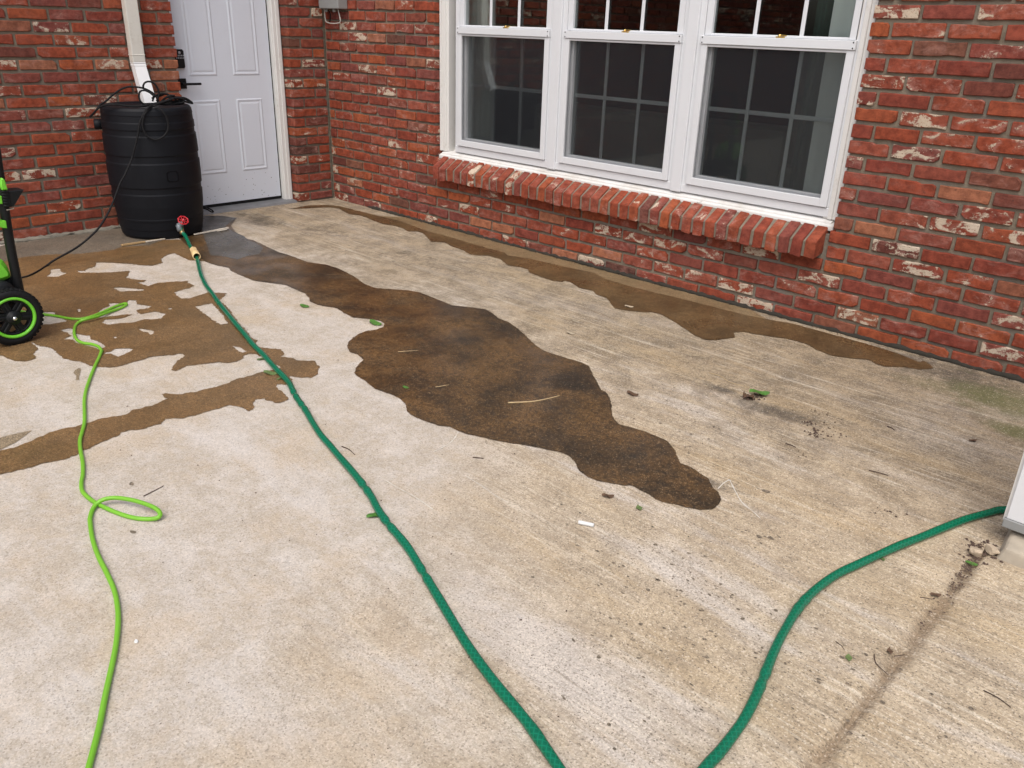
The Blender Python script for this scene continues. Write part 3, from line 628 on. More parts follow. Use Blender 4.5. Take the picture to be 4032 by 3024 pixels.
# ------------------------------------------------------------------ windows
TY = .040                                                    # face of the white trim, set back from the bricks
trim = MB()
for x0, x1 in ((XL+.002, XL+.010), (XL+.010, XL+.068)):
    pass
# fluted side casings
for xa, sgn in ((XL-.004, 1), (XR+.004, -1)):
    for o0, o1, d in ((.0, .016, .0), (.016, .030, .008), (.030, .052, .003), (.052, .075, .012)):
        a, b = sorted((xa+sgn*o0, xa+sgn*o1)); trim.box((a, TY+d, .50), (b, .128, ZH+.004), .002)
trim.box((XL-.004, TY, ZH-.07), (XR+.004, .127, ZH+.002), .003)
trim = trim.build('window_trim', M['old_paint'], house)
# mullion boards between the three windows
WIN = [(1.385, 2.152), (2.262, 3.028), (3.140, 3.908)]         # outer edges of the sash frames
mul = []
for (a, b) in ((2.152, 2.262), (3.028, 3.140)):
    m = MB(); m.box((a+.004, .058, .505), (b-.004, .127, ZH), .002); m.box((a+.022, .036, .505), (b-.026, .060, ZH), .003); mul.append(m.build('mullion', M['vinyl'], house))
# sloping sill board with a rounded nose
sb = MB(); sb.hexa([(XL+.006, .022, .452), (XR-.002, .022, .452), (XR-.002, .125, .462), (XL+.006, .125, .462), (XL+.006, .022, .476), (XR-.002, .022, .476), (XR-.002, .125, .513), (XL+.006, .125, .513)], .005, 2)
sb.hexa([(XL+.02, .034, .476), (XR-.02, .034, .476), (XR-.02, .07, .49), (XL+.02, .07, .49), (XL+.02, .036, .490), (XR-.02, .036, .490), (XR-.02, .07, .503), (XL+.02, .07, .503)], .002)
sb.build('window_sill', M['peeling'], house)
def bar(m, x0, x1, z0, z1, y0, y1, bv=.002): m.box((x0, y0, z0), (x1, y1, z1), bv)
wl = ['leftmost window of the three, pale curtain at its left side', 'middle window of the three', 'rightmost window of the three, with green curtain at its right side']
for k, (a, b) in enumerate(WIN):
    f = MB()                                                  # outer vinyl frame
    bar(f, a-.030, a+.004, .512, ZH-.07, .050, .120); bar(f, b-.004, b+.030, .512, ZH-.07, .050, .120); bar(f, a-.028, b+.028, .507, .548, .047, .120); bar(f, a-.028, b+.028, ZH-.11, ZH-.071, .05, .12)
    win = f.build('window', M['vinyl'], house); tag(win, wl[k])
    MRb, MRt = 1.226, 1.264                                  # meeting rail
    m = MB(); bar(m, a, b, MRb, MRt, .030, .085); m.build('meeting_rail', M['vinyl'], win)
    u = MB(); bar(u, a+.006, a+.042, MRt+.001, ZH-.112, .052, .088); bar(u, b-.042, b-.006, MRt+.001, ZH-.112, .052, .088); bar(u, a+.04, b-.04, ZH-.15, ZH-.1125, .053, .087); bar(u, a+.04, b-.04, MRt+.0005, MRt+.012, .056, .086)
    u.build('upper_sash', M['vinyl'], win)
    l = MB(); bar(l, a+.008, a+.050, .552, MRb-.001, .066, .112); bar(l, b-.050, b-.008, .552, MRb-.001, .066, .112); bar(l, a+.048, b-.048, .551, .60, .067, .111); l.build('lower_sash', M['vinyl'], win)
    s = MB(); bar(s, a+.002, a+.037, .552, MRb-.0005, .036, .056); bar(s, b-.037, b-.002, .552, MRb-.0005, .036, .056); bar(s, a+.036, b-.036, .5515, .589, .0365, .0555); bar(s, a+.036, b-.036, MRb-.012, MRb-.001, .038, .054)
    s.build('screen_frame', M['vinyl'], win)
    MB().box((a+.034, .0455, .586), (b-.034, .0465, MRb-.008)).build('insect_screen', M['screen'], win)
    MB().box((a+.04, .0700, MRt+.008), (b-.04, .0745, ZH-.148)).build('pane', M['glass'], win); MB().box((a+.048, .0860, .598), (b-.048, .0905, MRb+.004)).build('pane', M['glass'], win)
    gw = (b-a)
    for t_ in (1/3., 2/3.):
        x = a+.035+(gw-.07)*t_
        MB().box((x-.0095, .0610, MRt+.008), (x+.0095, .0690, ZH-.149), .002).build('muntin', M['vinyl'], win)
        MB().box((x-.0095, .0920, .599), (x+.0095, .1000, MRb), .002).build('muntin', M['vinyl'], win)
    MB().box((a+.042, .0615, 1.60), (b-.042, .0685, 1.617), .002).build('muntin', M['vinyl'], win)
    MB().box((a+.049, .0925, .918), (b-.049, .0995, .938), .002).build('muntin', M['vinyl'], win)
    xc = (a+b)/2+.02; la = MB(); la.box((xc-.022, .050, MRt+.0005), (xc+.022, .070, MRt+.007), .002); la.lathe([(.009, .007), (.008, .014), (.003, .017)], (xc-.006, .060, MRt), (0, 0, 1), 12); la.box((xc-.004, .053, MRt+.008), (xc+.03, .060, MRt+.014), .002)
    la.build('latch', M['gold'], win)
    for sx in (a+.010, b-.010):
        for sz in (MRb+.007, MRt-.008): MB().lathe([(.0035, 0), (.0030, .0012)], (sx, .0300, sz), (0, -1, 0), 8).build('screw', M['black_metal'], win)

# room behind the glass
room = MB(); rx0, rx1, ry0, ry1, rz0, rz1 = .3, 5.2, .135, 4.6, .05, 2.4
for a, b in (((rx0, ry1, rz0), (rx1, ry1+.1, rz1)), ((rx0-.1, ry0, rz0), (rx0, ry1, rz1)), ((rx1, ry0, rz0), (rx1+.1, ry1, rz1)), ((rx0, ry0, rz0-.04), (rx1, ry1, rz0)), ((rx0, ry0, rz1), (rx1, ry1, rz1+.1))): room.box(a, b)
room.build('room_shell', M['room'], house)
def curtain(label, x0, x1, y, z0, z1, folds, amp, mat, flare=0.0):
    n = folds*10; v = []; f = []; nz = 14; m = MB()
    for side in (0, 1):
        for k in range(nz+1):
            z = z1+(z0-z1)*k/nz; fl = flare*(k/nz)**1.5
            for i in range(n+1):
                t = i/n; x = x0-fl*(1-t)+(x1-x0+fl*(1-t)*0)*t
                v.append((x, y+amp*math.sin(t*folds*2*math.pi+.4*math.sin(z*3))*(.7+.3*k/nz)+side*.003, z))
    w_ = n+1; off = (nz+1)*w_
    for k in range(nz):
        for i in range(n): f.append((k*w_+i, (k+1)*w_+i, (k+1)*w_+i+1, k*w_+i+1)); f.append((off+k*w_+i+1, off+(k+1)*w_+i+1, off+(k+1)*w_+i, off+k*w_+i))
    o = mesh_obj('curtain', v, f, mat, smooth=True); return tag(o, label, 'curtain', 'curtains inside the windows')
curtain('pale grey curtain hanging at the left side of the leftmost window', 1.36, 1.60, .145, .30, 2.10, 4, .022, M['fabric_pale'])
curtain('dark green curtain just left of the white one in the rightmost window', 3.62, 3.80, .22, .30, 2.10, 3, .020, M['fabric_green'])
curtain('white sheer curtain at the right edge of the rightmost window', 3.735, 3.95, .135, .30, 2.10, 2, .009, M['fabric_white'])
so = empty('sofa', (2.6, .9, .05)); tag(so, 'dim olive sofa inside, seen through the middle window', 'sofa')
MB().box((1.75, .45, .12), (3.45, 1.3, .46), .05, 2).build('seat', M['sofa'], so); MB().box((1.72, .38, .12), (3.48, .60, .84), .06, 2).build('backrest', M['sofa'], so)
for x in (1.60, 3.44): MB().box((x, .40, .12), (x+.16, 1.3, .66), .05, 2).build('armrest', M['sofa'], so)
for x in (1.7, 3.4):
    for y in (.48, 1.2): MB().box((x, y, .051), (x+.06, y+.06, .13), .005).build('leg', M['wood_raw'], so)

# ------------------------------------------------------------------ door
dx = -.118                                                   # door face
door = MB().box((dx-.04, DL-.02, .045), (dx, -.391, 2.0), .002).build('door', M['door'], house); tag(door, 'white six panel door with black lock and lever')
def panel(y0, y1, z0, z1):
    m = MB(); ins = (0.0, .010, .024, .036); hh = (.0006, .0046, .0010, .0038); v = []; f = []
    for i_, h_ in zip(ins, hh): v += [(dx+h_, y0+i_, z0+i_), (dx+h_, y1-i_, z0+i_), (dx+h_, y1-i_, z1-i_), (dx+h_, y0+i_, z1-i_)]
    for k in range(3):
        for i in range(4): j = (i+1) % 4; f.append((k*4+i, k*4+j, (k+1)*4+j, (k+1)*4+i))
    f.append((12, 13, 14, 15)); m.add(v, f); return m.build('panel', M['door'], door)
for y0, y1 in ((-1.008, -.806), (-.688, -.484)):
    panel(y0, y1, .255, .752); panel(y0, y1, .905, 1.62); panel(y0, y1, 1.70, 1.90)
kp = MB().prism([(dx, -1.088, .956), (dx, -1.042, .956), (dx, -1.037, .966), (dx, -1.037, 1.062), (dx, -1.046, 1.072), (dx, -1.095, 1.072), (dx, -1.102, 1.062), (dx, -1.102, .966)], (.024, 0, 0), .003).build('keypad_lock', M['black_metal'], door)
for r_ in range(2):
    for c_ in range(5):
        y = -1.092+.0115*c_; z = 1.030-.015*r_; MB().box((dx+.0235, y, z), (dx+.0247, y+.006, z+.0085)).build('key', M['key'], kp)
MB().lathe([(.009, 0), (.008, .0012)], (dx+.0238, -1.067, 1.052), (1, 0, 0), 16).build('key', M['key'], kp)
hd = MB(); hd.box((dx, -1.100, .828), (dx+.012, -1.037, .892), .002); hd.lathe([(.012, .01), (.012, .045)], (dx, -1.068, .859), (1, 0, 0), 16); hd.box((dx+.038, -1.078, .851), (dx+.050, -.950, .866), .003); hd.build('lever_handle', M['black_metal'], door)
MB().box((dx-.012, DL, .0255), (dx-.002, -.388, .0465)).build('door_sweep', M['black_rubber'], door)
sp_ = []
for _ in range(38):
    y = random.uniform(-1.0, -.40); z = .055+abs(random.gauss(0, .10)); sp_.append((y, z, random.uniform(.0011, .0034)))
v, f = [], []
for y, z, r_ in sp_:
    b = len(v); v += [(dx+.0008, y+r_*random.uniform(.6, 1.3)*math.cos(a), z+r_*random.uniform(.7, 1.4)*math.sin(a)) for a in np.linspace(0, 2*math.pi, 6)[:-1]]; f.append(tuple(range(b, b+5)))
tag(mesh_obj('mud_specks', v, f, M['dirt'], door), kind='stuff')
MB().box((dx-.03, -.3905, .03), (dx-.006, -.380, 2.0)).build('gap_shade_strip', M['black_matt'], door)  # black strip drawn for the shade in the gap between door and jamb
df = MB(); df.box((-.140, -.3815, .0), (-.092, -.340, 2.02), .003); df.box((-.100, -.372, .0), (-.082, -.310, 2.03), .004); df.box((-.084, -.345, .0), (-.076, -.3165, 2.03), .003); df.box((-.139, DL-.02, 2.0), (-.085, -.31, 2.06), .003)
df.build('door_frame', M['old_paint'], house)
th = MB(); th.hexa([(-.139, DL, -.004), (-.012, DL, -.004), (-.012, DR-.001, -.004), (-.139, DR-.001, -.004), (-.139, DL, .0255), (-.03, DL, .014), (-.03, DR-.001, .014), (-.139, DR-.001, .0255)], .002); th.build('threshold', M['alu'], house)

# ------------------------------------------------------------------ downspout and meter box
sy0_, sy1_, sx0, sx1 = -1.444, -1.366, .012, .066
ds = MB(); ds.box((sx0, sy0_, 1.000), (sx1, sy1_, 2.48), .006, 2); ds.box((sx0-.002, sy0_-.002, 1.042), (sx1+.002, sy1_+.002, 1.0475), .002)
ds = ds.build('downspout', M['spout'], house)
el = MB()
def rect_ring(c, hx, hy): return [(c[0]-hx, c[1]-hy, c[2]), (c[0]+hx, c[1]-hy, c[2]), (c[0]+hx, c[1]+hy, c[2]), (c[0]-hx, c[1]+hy, c[2])]
path = [((.039, -1.405, 1.006), .0245, .0355), ((.040, -1.405, .998), .027, .038), ((.041, -1.405, .991), .0245, .0355), ((.043, -1.405, .984), .027, .038), ((.045, -1.405, .977), .025, .036), ((.115, -1.408, .80), .030, .038), ((.125, -1.408, .772), .030, .038)]
ev = []; ef = []
for c, hx, hy in path: ev += rect_ring(c, hx, hy)
for k in range(len(path)-1):
    for i in range(4): j = (i+1) % 4; ef.append((k*4+i, k*4+j, (k+1)*4+j, (k+1)*4+i))
for off in (-.018, .0, .018):
    el.hexa([(.045+.026, -1.405+off-.003, .965), (.045+.0285, -1.405+off-.003, .965), (.045+.0285, -1.405+off+.003, .965), (.045+.026, -1.405+off+.003, .965)][::1]+[(.045+.026, -1.405+off-.003, .970), (.045+.0285, -1.405+off-.003, .970), (.045+.0285, -1.405+off+.003, .970), (.045+.026, -1.405+off+.003, .970)])
el.add(ev, ef); el.build('elbow', M['spout_new'], ds)
ub = MB().box((.070, -.085, 1.352), (.305, -.006, 1.72), .006, 2).build('utility_box', M['grey_box'], house)
for x in (.10, .20): MB().lathe([(.014, 0), (.014, .018), (.010, .022)], (x, -.045, 1.352), (0, 0, -1), 14).build('conduit_stub', M['grey_box'], ub)
wires = spline([(.058, -.03, 1.75), (.058, -.03, 1.45), (.062, -.03, 1.29), (.10, -.035, 1.262), (.19, -.04, 1.258), (.262, -.045, 1.268), (.262, -.045, 1.30), (.245, -.045, 1.35)], .01)
MB().tube(wires, .004, 7).build('cable', M['wire_white'], ub)
MB().tube(spline([(.115, -.04, 1.345), (.135, -.035, 1.32), (.125, -.03, 1.29), (.115, -.03, 1.262)], .01), .0035, 6).build('cable', M['black_rubber'], ub)
rf = MB(); rf.box((-.5, -.14, WALLTOP), (WX1, .3, WALLTOP+.03)); rf.box((-.5, LY1, WALLTOP+.001), (.14, -.14, WALLTOP+.0305)); rf.box((.14, -.16, WALLTOP-.02), (WX1, -.14, WALLTOP+.13)); rf.box((.14, LY1, WALLTOP-.02), (.16, -.16, WALLTOP+.13))
rf.build('eave', M['roof'], house)

# ------------------------------------------------------------------ rain barrel
BC = np.array([.279, -1.494, 0.0]); BN = np.array([.9206, -.3905, 0.0]); BS = np.array([.3905, .9206, 0.0])
def bplane(px, off): return on_plane(np.array(px, float), BN, BC+BN*off)
rb = empty('rain_barrel', tuple(BC)); tag(rb, 'tall black plastic rain barrel with molded hoops under the downspout', 'barrel')
pr = [(.215, .0), (.232, .006), (.240, .020), (.2445, .055), (.2475, .060), (.252, .105), (.256, .122), (.2535, .127), (.262, .20), (.2655, .272), (.2605, .278), (.2615, .312), (.2675, .318), (.2690, .38), (.2690, .455), (.2635, .461), (.2630, .498), (.2685, .504),
      (.2675, .56), (.2650, .612), (.2595, .618), (.2585, .646), (.2635, .652), (.2620, .688), (.2585, .692), (.2570, .728), (.2590, .732), (.2555, .757), (.2480, .770), (.2400, .7745), (.2300, .7730), (.2230, .7650), (.05, .7560)]
pr2 = [pr[0]]
for (r0, h0), (r1, h1) in zip(pr[:-1], pr[1:]):
    L_ = math.hypot(r1-r0, h1-h0)
    if L_ > .012: k_ = .003/L_; pr2 += [(r0+(r1-r0)*k_, h0+(h1-h0)*k_), (r1-(r1-r0)*k_, h1-(h1-h0)*k_)]
    pr2.append((r1, h1))
MB().lathe(pr2, tuple(BC), (0, 0, 1), 72, True, True).build('body', M['barrel'], rb)
rcx = bplane([(375*DS, 382*DS)], .262)[0]
def tang(c, s_, z_, o_): return tuple(np.array(c)+BSr*s_+np.array([0, 0, z_])+BNr*o_)
rel = rcx-BC; an = math.atan2(rel[1], rel[0]); BNr = np.array([math.cos(an), math.sin(an), 0]); BSr = np.array([-math.sin(an), math.cos(an), 0]); rc = BC+BNr*.266+np.array([0, 0, rcx[2]])
def rsq(h_, o_): return [tang(rc, h_*x_, h_*z_*.9, o_) for x_, z_ in ((-1, -.7), (-.7, -1), (.7, -1), (1, -.7), (1, .7), (.7, 1), (-.7, 1), (-1, .7))]
pk = MB(); v_ = rsq(.036, -.004)+rsq(.035, .0035)+rsq(.031, .0035)+rsq(.028, -.0005); f_ = []
for k in range(3): f_ += [(k*8+i, k*8+(i+1) % 8, (k+1)*8+(i+1) % 8, (k+1)*8+i) for i in range(8)]
pk.add(v_, f_+[tuple(range(24, 32))])
pk.build('label_recess', M['black_matt'], rb)
op = bplane([(212*DS, 268*DS)], -.02)[0]; MB().lathe([(.030, -.03), (.030, .018), (.026, .022)], tuple(op), tuple(-BS), 20).build('overflow_port', M['barrel'], rb)
K2 = (600, 750)
vb = bplane(zp(K2, [(590, 800)], 5.53), .285)[0]
sg = MB(); sg.lathe([(.020, 0), (.020, .018), (.013, .019), (.013, .055)], tuple(vb-BN*.04), tuple(BN), 8, True, False); sg.lathe([(.015, -.020), (.018, -.006), (.017, .014), (.013, .022)], tuple(vb+BN*.018), (0, 0, 1), 16)
hw_ = bplane(zp(K2, [(670, 650)], 5.53), .315)[0]; vc = vb+BN*.016+np.array([0, 0, .006]); ax = (hw_-vc)/np.linalg.norm(hw_-vc)
sg.lathe([(.014, .010), (.016, .016), (.016, .026), (.008, .028), (.006, .05)], tuple(vc), tuple(ax), 12)
sg = sg.build('spigot', M['grey_metal'], rb)
ax2 = BN*.62+np.array([0, 0, .62])+BS*.18; ax2 /= np.linalg.norm(ax2)
t1 = Vector(ax2).orthogonal().normalized(); t2 = Vector(ax2).cross(t1); hwv = Vector(hw_); wm = MB(); ring = []
for k in range(33): a = 2*math.pi*k/32; rr = .0285*(1+.05*math.cos(8*a)); ring.append(hwv+(t1*math.cos(a)+t2*math.sin(a))*rr)
wm.tube([tuple(q_) for q_ in ring], .0036, 7, False)
for k in range(8): a = 2*math.pi*k/8; wm.tube([tuple(hwv), tuple(hwv+(t1*math.cos(a)+t2*math.sin(a))*.014), tuple(hwv+(t1*math.cos(a)+t2*math.sin(a))*.0285)], .0024, 6)
wm.lathe([(.008, -.004), (.008, .004), (.004, .0055)], tuple(hwv), tuple(ax2), 14); wm.build('valve_wheel', M['red'], sg)
MB().lathe([(.003, 0), (.0025, .003)], tuple(hwv+Vector(ax2)*.005), tuple(ax2), 8).build('wheel_screw', M['chrome'], sg)

# ------------------------------------------------------------------ hoses
def hose_mesh(name, P, rad, mat, seg=12, wob=0.0, parent=None, kinks=()):
    P = np.asarray(P); rr = [rad*(1+wob*mnoise.noise(Vector((p_[0]*9, p_[1]*9, 3)))) for p_ in P]
    for kx in kinks:                                        # places where the wall of the hose is pinched
        for i_, p_ in enumerate(P):
            d = np.linalg.norm(p_[:2]-kx[:2])
            if d < .08: rr[i_] *= 1-.24*math.exp(-(d/.011)**2)+.10*math.exp(-((d-.024)/.012)**2)
    v, f, uv = tube_geo(P, rr, seg); return mesh_obj(name, v, f, mat, parent, smooth=True, uvs=uv)
HR = .0112
g1 = zp(O6, [(1665, 725), (1715, 805), (1730, 870), (1750, 950), (1790, 1040), (1850, 1120), (1905, 1200), (1970, 1280), (2050, 1378), (2130, 1472), (2205, 1565)]) + zp(OA, [(80, 212), (165, 308), (240, 385), (308, 462), (350, 550), (398, 625), (448, 695), (512, 805), (580, 910), (662, 1005), (755, 1115), (860, 1235),
        (955, 1355), (1022, 1450), (1080, 1560)]) + zp((1300, 2000), [(362, 100), (475, 235), (575, 395), (660, 535), (742, 672), (832, 820), (930, 962), (1050, 1120), (1150, 1240), (1250, 1365), (1330, 1480), (1415, 1605)], 1.58)
P1 = on_ground(np.array(g1), HR)
out_s = bplane(zp(K2, [(640, 850)], 5.53), .305)[0]; mid_s = bplane(zp(K2, [(730, 1010)], 5.53), .36)[0]; mid_s[2] = max(mid_s[2], .024)
s2 = zp((2632, 2000), [(240, 1605), (305, 1535), (385, 1435), (460, 1330), (520, 1222), (562, 1130), (602, 1030), (645, 920), (690, 822), (742, 728), (792, 645), (850, 572), (935, 492), (1050, 412), (1180, 350), (1310, 290), (1450, 228), (1570, 182), (1700, 128), (1850, 70), (2000, 28), (2075, 12)], 1.58)
P2 = on_ground(np.array(s2), HR)
e1, e2 = P1[-1], P2[0]
d1 = (e1-P1[-3])/np.linalg.norm(e1-P1[-3]); d2 = (e2-P2[3])/np.linalg.norm(e2-P2[3])
lp = np.array([e1+d1*.12, e1+d1*.30, e1+d1*.45+d2*.22, e2+d2*.45+d1*.25, e2+d2*.32, e2+d2*.12])
print('hose', e1, d1, e2, d2)
tail = np.array([P2[-1]+(.06, .05, 0), P2[-1]+(.22, .16, 0), P2[-1]+(.6, .28, 0), P2[-1]+(1.2, .2, 0)])
kk = on_ground(np.array(dp([(475, 652), (638, 852), (659, 878), (789, 1052), (838, 1132), (915, 1240), (1180, 1575), (1640, 1465), (1742, 1310)])), HR)
hp = spline(np.vstack([[out_s+np.array([0, 0, .012]), out_s+BN*.014-np.array([0, 0, .012]), mid_s], P1, lp, P2, tail]), .008)
gh = empty('garden_hose', tuple(P1[10])); tag(gh, 'dark green braided garden hose running from the barrel spigot across the patio', 'hose')
hose_mesh('hose_tube', hp, HR, M['hose'], 14, .10, gh, kk)
fd = (out_s+BN*.014-np.array([0, 0, .012]))-(out_s+np.array([0, 0, .012])); MB().lathe([(.0125, -.012), (.0125, .016), (.0150, .017), (.0150, .032), (.0125, .034)], tuple(out_s+np.array([0, 0, .006])), tuple(fd), 14).build('hose_fitting', M['brass'], gh)
cA, cB = on_ground(np.array(zp(K2, [(890, 1290)], 5.53)), .022)[0], on_ground(np.array(zp(K2, [(968, 1440)], 5.53)), .022)[0]; cl = np.linalg.norm(cB-cA)
MB().lathe([(.0205, 0), (.0205, cl*.42)], tuple(cA), tuple(cB-cA), 6, False, False).lathe([(.0125, .001), (.0205, .001)], tuple(cA), tuple(cB-cA), 6, False, False).lathe([(.0195, cl*.42), (.0212, cl*.44), (.0215, cl), (.0180, cl+.001), (.0172, cl*.5), (.0125, cl*.45)], tuple(cA), tuple(cB-cA), 28, False).build('coupling', M['cream'], gh)

LR = .0062
gl = zp(O6, [(395, 1302), (500, 1316), (600, 1336), (700, 1340), (800, 1318), (900, 1278), (1000, 1233), (1085, 1206), (1104, 1214), (1060, 1242), (950, 1280), (850, 1318), (760, 1340), (695, 1362), (657, 1400), (646, 1460), (668, 1518), (720, 1548), (800, 1560), (858, 1582), (888, 1622)]) + \
     zp(OL, [(886, 180), (862, 240), (820, 330), (780, 430), (748, 530), (735, 620), (737, 720), (735, 810), (715, 890), (697, 960), (702, 1050), (720, 1150), (722, 1250), (709, 1330), (717, 1400), (762, 1452), (835, 1505), (950, 1562), (1080, 1612), (1200, 1640), (1320, 1645), (1385, 1628), (1393, 1590), (1350, 1550),
             (1250, 1508), (1130, 1476), (1000, 1460), (900, 1476), (842, 1512), (803, 1570), (784, 1640)]) + \
     zp((0, 2000), [(560, 80), (575, 190), (612, 300), (662, 400), (710, 510), (732, 620), (735, 720), (722, 850), (697, 980), (670, 1100), (645, 1220), (620, 1350), (588, 1480), (555, 1605)], 1.58)
zl = np.full(len(gl), LR)
zl[10:14] += np.array([.004, .010, .013, .006]); n0 = 21
zl[n0+21:n0+29] += np.array([.006, .012, .018, .020, .018, .015, .014, .006])
PL = np.array([on_ground(np.array([q_]), z_)[0] for q_, z_ in zip(gl, zl)])
PLt = np.vstack([[PL[0]+np.array([-.12, -.16, .05]), PL[0]+np.array([-.05, -.08, .02])], PL, [PL[-1]+(PL[-1]-PL[-3])*1.0, PL[-1]+(PL[-1]-PL[-3])*2.4+np.array([.05, -.05, 0])]])
o = hose_mesh('pressure_hose', spline(PLt, .008), LR, M['lime_hose'], 12, .03); tag(o, 'thin lime green pressure hose looping down the left side', 'hose')

# ------------------------------------------------------------------ black power cord
K1 = (350, 250)
def cordpts(pts, offs):
    offs = offs if hasattr(offs, '__len__') else [offs]*len(pts)
    P = np.array([bplane(zp(K1, [q_], 4.424), o_)[0] for q_, o_ in zip(pts, offs)])
    for p_ in P:
        d = np.linalg.norm(p_[:2]-BC[:2])
        if d < .265: p_[2] = max(p_[2], .781)
    return P
pc = MB(); CRd = .0054
pc.tube(spline(cordpts([(1200, 600), (1100, 505), (980, 442), (850, 412), (700, 405), (580, 440), (480, 500), (380, 580), (280, 670), (200, 755), (100, 850), (20, 930), (60, 890), (170, 775), (280, 728), (400, 712), (550, 722), (720, 745), (880, 748), (1000, 735), (1130, 700), (1280, 665), (1450, 620), (1570, 605), (1640, 640), (1650, 690), (1560, 712), (1400, 712), (1250, 700)],
        [.05]*8+[.06, .08, .1, .12, .14, .16, .18, .2, .2, .2, .19, .17, .12, .1, .08, .06, .05, .05, .06, .07, .08]), .008), CRd)
pc.tube(spline(cordpts([(1180, 660), (1220, 540), (1200, 440), (1140, 350), (1050, 314), (970, 340), (947, 415), (1000, 470), (1100, 530), (1190, 600), (1210, 660)], .10), .008), CRd)
pc.tube(spline(cordpts([(1140, 570), (1050, 500), (960, 467), (890, 490), (872, 570), (890, 640), (960, 712), (1040, 740)], .13), .008), CRd)
pc.tube(spline(cordpts([(1080, 730), (1160, 752), (1250, 805), (1330, 900), (1375, 1020), (1375, 1150), (1320, 1250), (1220, 1315), (1120, 1320), (1010, 1260), (950, 1150), (932, 1050), (960, 910), (1020, 825), (1100, 752), (1250, 690), (1400, 640), (1520, 602), (1640, 620), (1650, 670), (1500, 700)],
        [.2, .255, .268, .272, .274, .276, .278, .28, .28, .28, .278, .276, .272, .266, .24, .17, .12, .08, .06, .06, .07]), .008), CRd)
pc.tube(spline(cordpts([(1100, 610), (1150, 560), (1230, 535), (1330, 530), (1420, 560), (1520, 590), (1620, 602), (1720, 640), (1812, 694), (1740, 682), (1640, 662), (1500, 690), (1350, 716), (1200, 700)], [.1, .09, .08, .06, .05, .05, .04, .03, .03, .03, .04, .06, .08, .1]), .008), CRd)
pc.tube(spline(cordpts([(1110, 660), (1140, 580), (1250, 560), (1340, 525), (1450, 575), (1600, 590), (1700, 612), (1806, 690), (1700, 665), (1560, 650), (1400, 690), (1280, 705)], [.09, .09, .07, .05, .05, .04, .035, .03, .035, .05, .06, .08]), .008), CRd)
pc.tube(spline(cordpts([(1240, 690), (1330, 600), (1430, 590), (1530, 640), (1600, 700), (1520, 720), (1380, 690), (1300, 640), (1400, 560), (1500, 560)], .06), .008), CRd)
pc.tube(spline(cordpts([(1180, 720), (1300, 670), (1480, 655), (1600, 640), (1645, 665), (1600, 715), (1420, 720), (1290, 690), (1450, 600), (1580, 615)], [.12, .1, .07, .05, .05, .05, .06, .08, .05, .04]), .008), CRd)
dn = cordpts([(1250, 690), (1150, 705), (1045, 760), (980, 835), (920, 950), (882, 1060), (860, 1200), (832, 1350), (790, 1500), (750, 1650)], [.15, .2, .262, .268, .273, .276, .279, .281, .283, .284])
px_d = zp(O6, [(1090, 80), (1050, 150), (1020, 230), (990, 310), (950, 400), (900, 490), (850, 560), (790, 620), (720, 680), (640, 735), (560, 780), (470, 830), (400, 880)])
t0 = (dn[-1]-CP)@CF; gend = on_ground(np.array([px_d[-1]]), .0045)[0]; t1_ = (gend-CP)@CF
air = np.array([CP+ray(np.array([q_]))[0]*(t0+(t1_-t0)*((k+1)/len(px_d))) for k, q_ in enumerate(px_d)])
gnd = on_ground(np.array(zp(O6, [(330, 925), (250, 965), (175, 982), (60, 985)])), .0045)
pc.tube(spline(np.vstack([dn, air, gnd, [gnd[-1]+np.array([.15, -.2, .03])]]), .01), .0056)
tag(pc.build('power_cord', M['black_rubber']), 'black power cord coiled on top of the barrel and trailing to the floor', 'cord')
lc = on_plane(np.array(zp(K2, [(1110, 370), (1180, 370), (1300, 430), (1328, 468), (1290, 470), (1200, 415), (1110, 385)], 5.53)), (1, 0, 0), (.015, 0, 0)); lc[:, 2] = np.maximum(lc[:, 2], .022)
tag(MB().tube(spline(lc, .006), .0050, 7).build('strap_loop', M['black_rubber']), 'short black strap loop poking out behind the barrel by the door sill', 'strap')

